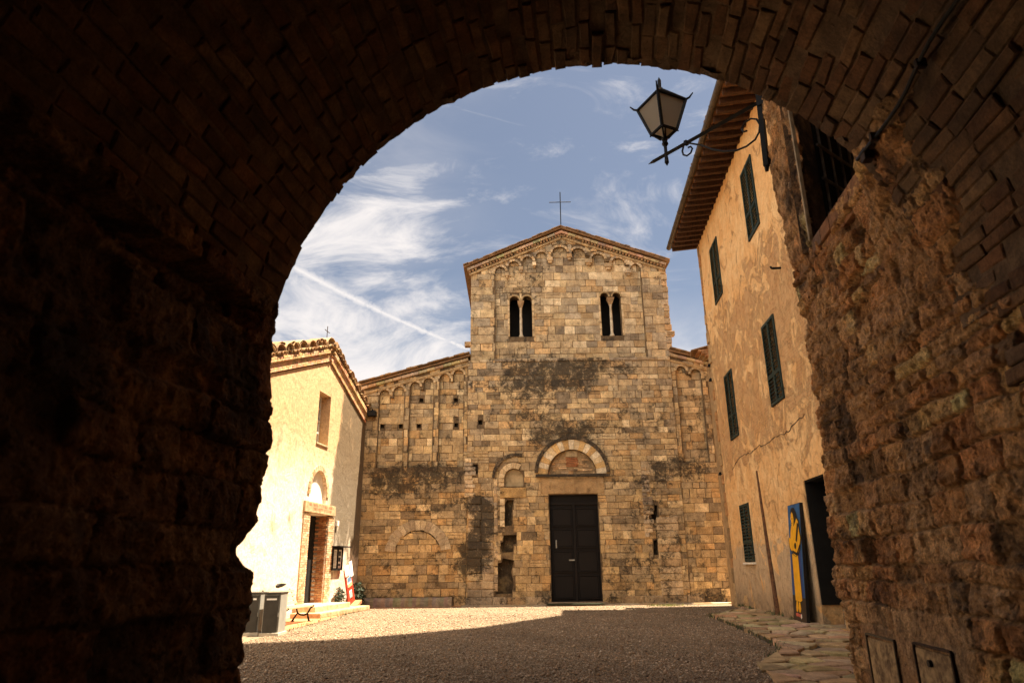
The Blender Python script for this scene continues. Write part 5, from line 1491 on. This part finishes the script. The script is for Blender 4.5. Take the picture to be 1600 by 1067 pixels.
# service hatches low on the right wall
simple('hatch_skin', (0.52, 0.35, 0.17), 0.3, 14, 0.012, 0.85, 0, (0.14, 0.08, 0.04))
for i, (d0, d1, zt, zb) in enumerate(((5.74, 6.30, 0.85, 0.10), (4.86, 5.40, 0.87, 0.12))):
    mb = MB(); mb.box(T(RU + 0.006, (d0 + d1) / 2, (zt + zb) / 2), 0.05, d1 - d0 - 0.05, zt - zb - 0.05, GE, GA, (0, 0, 1), (0, 0, 0), 0.004)
    cdn = mb.build('hatch', 'hatch_skin', gh)
    mb = MB()
    for dd in (d0, d1): mb.box(T(RU - 0.004, dd, (zt + zb) / 2), 0.04, 0.015, zt - zb, GE, GA)
    for zz in (zt, zb): mb.box(T(RU - 0.004, (d0 + d1) / 2, zz), 0.04, d1 - d0, 0.015, GE, GA)
    mb.build('hatch_frame', 'gutter_metal' if i == 0 else 'rusty_iron', cdn)
    if i == 1:
        mb = MB(); mb.bar(T(RU - 0.04, d0 + 0.30, zt - 0.10), T(RU - 0.0, d0 + 0.30, zt - 0.10), 0.022, 10); mb.build('keyhole', 'black_iron', cdn)
# cable stapled along the vault
mb = MB()
def onv(t, d, e=0.06):
    u, z, n_ = vprof(t); return T(u + n_[0] * e, d, z + n_[1] * e)
mb.tube([onv(1.22 + 0.02 * math.sin(d * 5), d, 0.058 + 0.008 * math.sin(d * 9)) for d in np.linspace(0.6, 3.95, 30)], 0.011, 7)
mb.build('cable', 'black_iron', gh)
mb = MB()
for k in range(5):
    mb.box(onv(1.22, 1.2 + k * 0.62, 0.058), 0.05, 0.03, 0.05, GE, GA, bev=0.006); mb.build('cable_clip', 'rusty_iron', gh); mb = MB()
mb.box(onv(1.20, 3.86, 0.045), 0.06, 0.07, 0.08, GE, GA, bev=0.01)
mb.build('junction_box', 'rusty_iron', gh)

# ================================================================== hidden block that shades the square (stands behind the yellow house)
mb = MB()
px_ = 9.2
kL = math.cos(SUN_AZ) / math.tan(SUN_EL)
prof_ = []
for X_, Y_ in ((1.9, 22.6), (1.74, 22.4), (0.17, 19.75), (-0.875, 17.9), (-2.4, 16.4), (-3.5, 15.45), (-5.45, 14.7), (-7.0, 14.3)):
    h_ = (px_ - X_) / kL; prof_.append((Y_ + (px_ - X_) * math.tan(SUN_AZ), h_))
yl = [(2.0, 0), (prof_[0][0], 0)] + prof_ + [(2.0, prof_[-1][1])]
vs = [(px_, y, z) for y, z in yl] + [(px_ + 7, y, z) for y, z in yl]
n = len(yl)
mb.mesh(vs, [tuple(range(n)), tuple(range(2 * n - 1, n - 1, -1))] + [(k, (k + 1) % n, n + (k + 1) % n, n + k) for k in range(n)], (0.36, 0.26, 0.15))
o = mb.build('shade_block', 'rubble'); tag(o, 'unseen stepped block added behind the yellow house to shade the square', 'shadow caster')

# ================================================================== lantern on its corner bracket
la = R(-40); ld = Vector((math.sin(la), math.cos(la), 0)); ln = Vector((ld.y, -ld.x, 0))
LC = T(RU, 7.0, 0)
lt = thing('wall_lantern', 'old four sided iron lantern on a scrolled bracket at the end of the right wall', 'lantern', LC + ld * 1.38 + Vector((0, 0, 6.35)))
def LP(a, z, b=0.0): return LC + ld * a + ln * b + Vector((0, 0, z))
mb = MB()
mb.bar(LP(-0.05, 6.51), LP(1.58, 6.50), 0.032, 4); mb.bar(LP(1.58, 6.50), LP(1.68, 6.50), 0.032, 4, 0.002)
mb.tube([LP(0.02, 6.56), LP(0.03, 6.2), LP(0.05, 5.66)], 0.040, 4)
mb.tube([LP(0.05, 5.66), LP(-0.12, 6.05, 0.16), LP(-0.22, 6.5, 0.30)], 0.026, 4)
mb.tube([LP(0.05, 5.66), LP(0.055, 5.60)], [0.03, 0.02], 8)
mb.box(LP(-0.04, 6.52, 0.06), 0.16, 0.2, 0.16, ld, ln)
sc = [LP(1.02, 6.48), LP(0.85, 6.36), LP(0.70, 6.22), LP(0.56, 6.12), LP(0.40, 6.045), LP(0.26, 6.03), LP(0.14, 6.06), LP(0.08, 6.13), LP(0.06, 6.22), LP(0.09, 6.31), LP(0.16, 6.355), LP(0.24, 6.345), LP(0.285, 6.29), LP(0.27, 6.235), LP(0.225, 6.225)]
mb.tube(sc, 0.012, 6)
s2 = [LP(1.10, 6.49), LP(1.13, 6.42), LP(1.12, 6.36), LP(1.07, 6.32), LP(1.01, 6.33), LP(0.98, 6.38), LP(1.00, 6.42), LP(1.04, 6.425)]
mb.tube(s2, 0.012, 6)
mb.box(LP(1.06, 6.505), 0.04, 0.055, 0.055, ld, ln)
mb.build('bracket', 'black_iron', lt)
mb = MB()
ca_ = 1.38
mb.tube([LP(ca_, 6.33), LP(ca_, 6.38), LP(ca_, 6.48), LP(ca_, 6.62), LP(ca_, 6.66), LP(ca_, 6.70), LP(ca_, 6.74)], [0.003, 0.03, 0.022, 0.022, 0.045, 0.03, 0.05], 8)
rot = R(15)
def LQ(k, r_, z):
    a = rot + math.pi / 4 + k * math.pi / 2; return LP(ca_ + r_ * math.cos(a), z, r_ * math.sin(a))
RB, RS, ZB, ZS, ZT = 0.165, 0.32, 6.84, 7.27, 7.50
for k in range(4):
    mb.tube([LQ(k, RB, ZB), LQ(k, RS, ZS)], 0.023, 6)                       # corner posts
    mb.tube([LQ(k, RS, ZS), LQ(k, 0.04, ZT)], 0.021, 6)                    # hips of the roof
    mb.tube([LQ(k, RS, ZS), LQ(k, RS + 0.05, ZS + 0.02), LQ(k, RS + 0.10, ZS + 0.08)], [0.018, 0.014, 0.008], 6)   # flared tips
    mb.bar(LQ(k, RB, ZB), LQ(k + 1, RB, ZB), 0.023, 6); mb.bar(LQ(k, RS, ZS), LQ(k + 1, RS, ZS), 0.022, 6)
    mb.tube([LQ(k, RB, ZB), LQ(k, 0.05, ZB - 0.11)], 0.012, 6)             # cage under the glass
    mb.tube([LQ(k, RB, ZB), LQ(k, RB + 0.02, ZB - 0.03)], [0.018, 0.008], 6)
mb.tube([LP(ca_, ZT - 0.03), LP(ca_, ZT + 0.02), LP(ca_, ZT + 0.05), LP(ca_, ZT + 0.16), LP(ca_, ZT + 0.22)], [0.06, 0.045, 0.022, 0.026, 0.002], 8)
mb.build('lantern_frame', 'black_iron', lt)
for k in range(4):
    mb = MB(); ins = 0.985
    f = [LQ(k, RB * ins, ZB), LQ(k + 1, RB * ins, ZB), LQ(k + 1, RS * ins, ZS), LQ(k, RS * ins, ZS)]
    nn = (f[1] - f[0]).cross(f[2] - f[0]).normalized() * 0.003
    mb.mesh([p + nn for p in f] + [p - nn for p in f], [(0, 1, 2, 3), (7, 6, 5, 4), (0, 4, 5, 1), (1, 5, 6, 2), (2, 6, 7, 3), (3, 7, 4, 0)])
    mb.build('glass_pane', 'lantern_glass', lt)
mb = MB()
for k in range(4):
    f = [LQ(k, RS, ZS + 0.005), LQ(k + 1, RS, ZS + 0.005), LP(ca_, ZT)]
    mb.face(f); mb.face([p - Vector((0, 0, 0.006)) for p in reversed(f)])
mb.build('lantern_roof', 'lantern_glass', lt)

# ================================================================== courtyard furniture
def make_bin(name, label, p, wd):
    """recycling bin cabinet: plinth, grey frame, dark front panel, lid with slot"""
    wv = Vector(wd).normalized(); sv = Vector((-wv.y, wv.x, 0)); fn = -sv
    b = thing(name, label, 'bin', p, 'recycling bins by the bench')
    Wd, Dp, Hb = 0.37, 0.56, 0.88
    c = Vector(p) + wv * Wd / 2 + sv * Dp / 2
    mb = MB(); mb.box(c + Vector((0, 0, 0.035)), Wd + 0.06, Dp + 0.08, 0.07, wv, sv, (0, 0, 1), (0, 0, 0), 0.01); mb.build('base', 'bin_base', b)
    mb = MB()
    mb.box(c + Vector((0, 0, 0.07 + (Hb - 0.07) / 2)) + sv * 0.012, Wd, Dp - 0.03, Hb - 0.07, wv, sv, (0, 0, 1), (0, 0, 0), 0.012)
    mb.build('casing', 'bin_grey', b)
    mb = MB(); mb.box(c + fn * (Dp / 2 - 0.0) + Vector((0, 0, 0.07 + (Hb - 0.09) / 2)), Wd - 0.05, 0.03, Hb - 0.11, wv, sv, (0, 0, 1), (0, 0, 0), 0.005)
    dr = mb.build('door', 'bin_panel', b)
    mb = MB(); mb.box(c + fn * (Dp / 2 + 0.016) + wv * 0.0 + Vector((0, 0, Hb - 0.115)), 0.22, 0.008, 0.035, wv, sv); mb.build('sticker', 'paper', dr)
    mb = MB(); mb.bar(c + fn * (Dp / 2 + 0.02) + wv * 0.17 + Vector((0, 0, 0.48)), c + fn * (Dp / 2 + 0.02) + wv * 0.17 + Vector((0, 0, 0.40)), 0.010, 6); mb.build('handle', 'bin_grey', dr)
    mb = MB()
    mb.box(c + Vector((0, 0, Hb + 0.012)), Wd + 0.02, Dp + 0.01, 0.03, wv, sv, (0, 0, 1), (0, 0, 0), 0.008)
    mb.build('lid', 'bin_panel', b)
    return b
bw = (1.0, 0.02, 0)
make_bin('recycling_bin', 'grey recycling bin cabinet with pale sticker, nearer the bench', (-5.61, 16.25, 0), bw)
make_bin('recycling_bin', 'dark recycling bin half hidden behind the left edge of the arch', (-6.12, 16.42, 0), bw)

# bench
bd = thing('bench', 'slatted wooden bench with black cast iron legs in front of the chapel', 'bench', (-6.25, 19.7, 0))
bx, by = cnm, -cex     # bx: forwards (towards the square), by: away from the camera
BO = Vector((-6.18, 20.55, 0))
def BP(f, l, z): return BO + bx * f - by * l + Vector((0, 0, z))
for l in (0.06, 1.62):
    mb = MB()
    arc = [BP(0.46, l, 0.02), BP(0.42, l, 0.12), BP(0.40, l, 0.22), BP(0.47, l, 0.36), BP(0.56, l, 0.43)]
    mb.tube(arc, [0.035, 0.028, 0.026, 0.026, 0.03], 6)
    mb.tube([BP(-0.04, l, 0.02), BP(0.03, l, 0.13), BP(0.10, l, 0.23), BP(0.06, l, 0.36), BP(0.02, l, 0.42)], [0.035, 0.028, 0.026, 0.026, 0.028], 6)
    mb.tube([BP(0.10, l, 0.23), BP(0.20, l, 0.185), BP(0.30, l, 0.18), BP(0.40, l, 0.22)], 0.026, 6)
    mb.tube([BP(0.56, l, 0.425), BP(0.3, l, 0.40), BP(0.04, l, 0.41), BP(-0.04, l, 0.55), BP(-0.10, l, 0.72), BP(-0.15, l, 0.84), BP(-0.20, l, 0.87)], 0.022, 6)
    mb.box(BP(0.47, l, 0.012), 0.10, 0.06, 0.024, bx, by); mb.box(BP(-0.04, l, 0.012), 0.10, 0.06, 0.024, bx, by)
    mb.build('leg', 'black_iron', bd)
for k in range(4):
    mb = MB(); mb.box(BP(0.06 + k * 0.145, 0.84, 0.445 - 0.012 * abs(k - 1)), 0.115, 1.75, 0.034, bx, by, (0, 0, 1), (0, 0, 0), 0.008); mb.build('seat_slat', 'bench_wood', bd)
for k in range(4):
    ez_ = (Vector((0, 0, 1)) - bx * 0.35).normalized()
    mb = MB(); mb.box(BP(0.0, 0.84, 0.52) + ez_ * (k * 0.105) + bx * 0.0, 0.03, 1.75, 0.082, bx, by, ez_, (0, 0, 0), 0.008); mb.build('back_slat', 'bench_wood', bd)
# dark bag left on the bench back
mb = MB()
pt = BP(-0.13, 0.80, 0.95)
mb.tube([pt - by * 0.2, pt - by * 0.10 + Vector((0, 0, .02)), pt + by * 0.10 + Vector((0, 0, .03)), pt + by * 0.34 + Vector((0, 0, .05))], [0.03, 0.06, 0.05, 0.015], 10)
o = mb.build('bundle', 'black_iron'); tag(o, 'small dark bundle lying on the back of the bench', 'bundle')

# notice board and leaflet stand on the chapel wall
nb = thing('notice_board', 'dark framed notice board with two white sheets on the chapel wall', 'notice board', fc.p(2.28, 1.35, 0.05))
mb = MB()
mb.box(fc.p(2.28, 1.72, 0.03), 0.86, 0.05, 0.72, cex, cnm)
for xx in (1.85, 2.28, 2.71): mb.box(fc.p(xx, 1.72, 0.07), 0.05, 0.06, 0.74, cex, cnm, bev=0.006)
for zz in (1.36, 2.08): mb.box(fc.p(2.28, zz, 0.072), 0.91, 0.06, 0.05, cex, cnm, bev=0.006)
mb.box(fc.p(2.24, 2.13, 0.16), 1.10, 0.36, 0.035, cex, cnm, (0, 0, 1), (0, 0, 0), 0.006)
mb.build('frame', 'door_wood', nb)
for xx, k in ((2.50, 0), (2.07, 1)):
    mb = MB(); mb.box(fc.p(xx, 1.72, 0.062), 0.33, 0.006, 0.62, cex, cnm)
    s_ = mb.build('sheet', 'paper', nb)
    mb = MB()
    if k == 1:
        for zz, hh in ((1.90, 0.16), (1.70, 0.14), (1.52, 0.07)): mb.box(fc.p(xx, zz, 0.067), 0.19, 0.004, hh, cex, cnm)
    else:
        for j in range(12): mb.box(fc.p(xx + random.uniform(-.02, .02), 1.97 - j * 0.045, 0.067), random.uniform(0.16, 0.27), 0.003, 0.012, cex, cnm)
    mb.build('print', 'ink', s_)
ls = thing('leaflet_stand', 'leaning red leaflet stand with white sheets beside the chapel door', 'sign', fc.p(1.55, 0.15, 0.45))
lz = (Vector((0, 0, 1)) - cnm * 0.10 + cex * 0.26).normalized(); lx = (cex - lz * cex.dot(lz)).normalized(); lnm = lx.cross(lz)
if lnm.dot(cnm) < 0: lnm = -lnm
l0 = fc.p(1.56, 0.16, 0.42)
def SP(a, z, d=0.0): return l0 + lx * a + lz * z + lnm * d
mb = MB(); mb.box(SP(0, 0.64, 0), 0.62, 0.05, 1.28, lx, lnm, lz, (0, 0, 0), 0.008); mb.build('board', 'red_board', ls)
mb = MB(); mb.box(SP(0, 0.0, 0.05), 0.78, 0.40, 0.12, lx, cnm, (0, 0, 1), (0.44, 0.27, 0.13), 0.02); mb.build('foot', 'terracotta', ls)
mb = MB(); mb.box(SP(0.02, 0.40, 0.03), 0.24, 0.008, 0.24, lx, lnm, lz); s_ = mb.build('sheet', 'paper', ls)
mb = MB()
for j in range(5): mb.box(SP(0.02, 0.46 - j * 0.05, 0.037), 0.20, 0.004, 0.018, lx, lnm, lz)
mb.build('print', 'ink', s_)
mb = MB(); mb.box(SP(0.02, 0.86, 0.03), 0.40, 0.008, 0.36, lx, lnm, lz); s_ = mb.build('poster', 'paper', ls)
mb = MB(); mb.box(SP(0.02, 0.90, 0.038), 0.34, 0.004, 0.16, lx, lnm, lz); mb.build('picture', 'print_blue', s_)
mb = MB(); mb.box(SP(0.0, 0.71, 0.038), 0.42, 0.004, 0.12, lx, lnm, lz); mb.build('picture', 'print_tan', s_)
mb = MB()
mb.box(SP(0.20, 1.24, 0.06), 0.42, 0.03, 0.34, lx, lnm, (lz + lx * 0.15).normalized(), (0, 0, 0), 0.006)
mb.build('leaflets', 'paper', ls); mb = MB()
mb.box(SP(-0.24, 1.20, 0.05), 0.26, 0.02, 0.52, lx, lnm, lz, (0, 0, 0), 0.005)
mb.build('leaflets', 'paper', ls)

# low rounded stone ledge, mat, floodlight
mb = MB()
prof = [(0, 0), (0.42, 0), (0.42, 0.10), (0.40, 0.22), (0.33, 0.30), (0.22, 0.335), (0.08, 0.33), (0, 0.31)]
xs_ = np.linspace(-6.0, -2.36, 26)
for i in range(len(xs_) - 1):
    c = tuple(v * random.uniform(0.85, 1.1) for v in (0.30, 0.24, 0.17))
    for k in range(len(prof)):
        a, b = prof[k], prof[(k + 1) % len(prof)]
        w0, w1 = 0.012 * noise.noise(Vector((xs_[i] * 3, k, 1))), 0.012 * noise.noise(Vector((xs_[i + 1] * 3, k, 1)))
        mb.face([(xs_[i], FY - 0.02 - a[0] - w0, a[1] + w0), (xs_[i + 1], FY - 0.02 - a[0] - w1, a[1] + w1), (xs_[i + 1], FY - 0.02 - b[0] - w1, b[1] + w1), (xs_[i], FY - 0.02 - b[0] - w0, b[1] + w0)], c)
mb.face([(-2.36, FY - 0.02 - a, b) for a, b in prof], (0.28, 0.22, 0.15))
o = mb.build('stone_bench', 'tinted_stone'); tag(o, 'long low rounded stone bench along the foot of the left aisle wall', 'stone bench')
mb = MB(); mb.box((2.2, 26.86, 0.062), 2.1, 0.62, 0.03, bev=0.008)
o = mb.build('doormat', 'mat_green'); tag(o, 'dark green doormat laid before the church door', 'doormat')
fl = thing('floodlight', 'small dark floodlight bracketed to the left end of the church aisle', 'lamp', (-5.75, FY - 0.1, 7.35))
mb = MB(); mb.box((-5.74, FY - 0.17, 7.36), 0.34, 0.30, 0.22, bev=0.02); mb.build('housing', 'black_iron', fl)
mb = MB(); mb.tube([(-5.74, FY, 7.55), (-5.74, FY - 0.16, 7.55), (-5.74, FY - 0.16, 7.45)], 0.02, 6); mb.build('bracket', 'black_iron', fl)
mb = MB(); mb.box((-5.74, FY - 0.322, 7.34), 0.28, 0.01, 0.15); mb.build('lens', 'pane_dark', fl)

# shrubs and weeds
def leafy(mb, c, r_, n, size, zmin=0.0, rnd=random):
    for _ in range(n):
        while True:
            q = Vector((rnd.uniform(-1, 1), rnd.uniform(-1, 1), rnd.uniform(-1, 1)))
            if 0.2 < q.length < 1: break
        p = Vector(c) + Vector((q.x * r_[0], q.y * r_[1], q.z * r_[2]))
        if p.z < zmin: continue
        a = Vector((rnd.uniform(-1, 1), rnd.uniform(-1, 1), rnd.uniform(-.4, 1))).normalized(); b = a.orthogonal().normalized()
        s_ = size * rnd.uniform(0.6, 1.4)
        mb.face([p - a * s_, p + b * s_ * 0.45, p + a * s_, p - b * s_ * 0.45])
def shrub(label, p, r_, n, size, mat):
    t = thing('shrub', label, 'plant', p)
    mb = MB(); leafy(mb, Vector(p) + Vector((0, 0, r_[2] * 0.85)), r_, n, size, 0.01); mb.build('foliage', mat, t)
    mb = MB()
    for k in range(5):
        a = random.uniform(0, 6.28); mb.tube([Vector(p), Vector(p) + Vector((math.cos(a) * r_[0] * .4, math.sin(a) * r_[1] * .4, r_[2] * 1.2))], [0.012, 0.004], 5)
    mb.build('stem', 'old_wood', t)
shrub('dark shrub growing right of the leaflet stand at the chapel corner', tuple(fc.p(0.85, 0.02, 0.35)), (0.30, 0.42, 0.50), 620, 0.055, 'dark_leaf')
shrub('low dark plant left of the leaflet stand by the chapel door', tuple(fc.p(2.45, 0.15, 0.30)), (0.22, 0.22, 0.34), 260, 0.05, 'dark_leaf')
def blades(name, spots, mat, h=(0.04, 0.12)):
    mb = MB()
    for (x, y, z, n, s_) in spots:
        for _ in range(n):
            p = Vector((x + random.gauss(0, s_), y + random.gauss(0, s_ * 0.5), z)); a = random.uniform(0, 6.28)
            hh = random.uniform(*h); w_ = Vector((math.cos(a), math.sin(a), 0)) * 0.008; tip = Vector((random.uniform(-.5, .5) * hh, random.uniform(-.5, .5) * hh, hh))
            mb.face([p - w_, p + w_, p + tip])
    return stuff(mb.build(name, mat))
blades('grass', [(5.5, 25.9, 0, 260, 0.28), (5.0, 26.0, 0, 90, 0.2)] , 'dry_grass', (0.03, 0.10))
sp = []
for k in range(46):
    y = random.uniform(11, 21); sp.append((kx_at(y) + random.uniform(-.03, .05), y, pav_z(0, y) - 0.06, 9, 0.06))
for k in range(24):
    x = random.uniform(0.3, 7.2); q = fh.p(x, 0.08, 0.05); sp.append((q.x, q.y, 0.08, 12, 0.06))
q = fh.p(7.0, 0.1, 0.15); sp.append((q.x, q.y, 0.1, 90, 0.10))
for k in range(20):
    t = random.random(); sp.append((-5.4 + random.uniform(-.1, .1), 17 + t * 9, 0, 10, 0.09))
blades('weeds', sp, 'leaf', (0.03, 0.13))
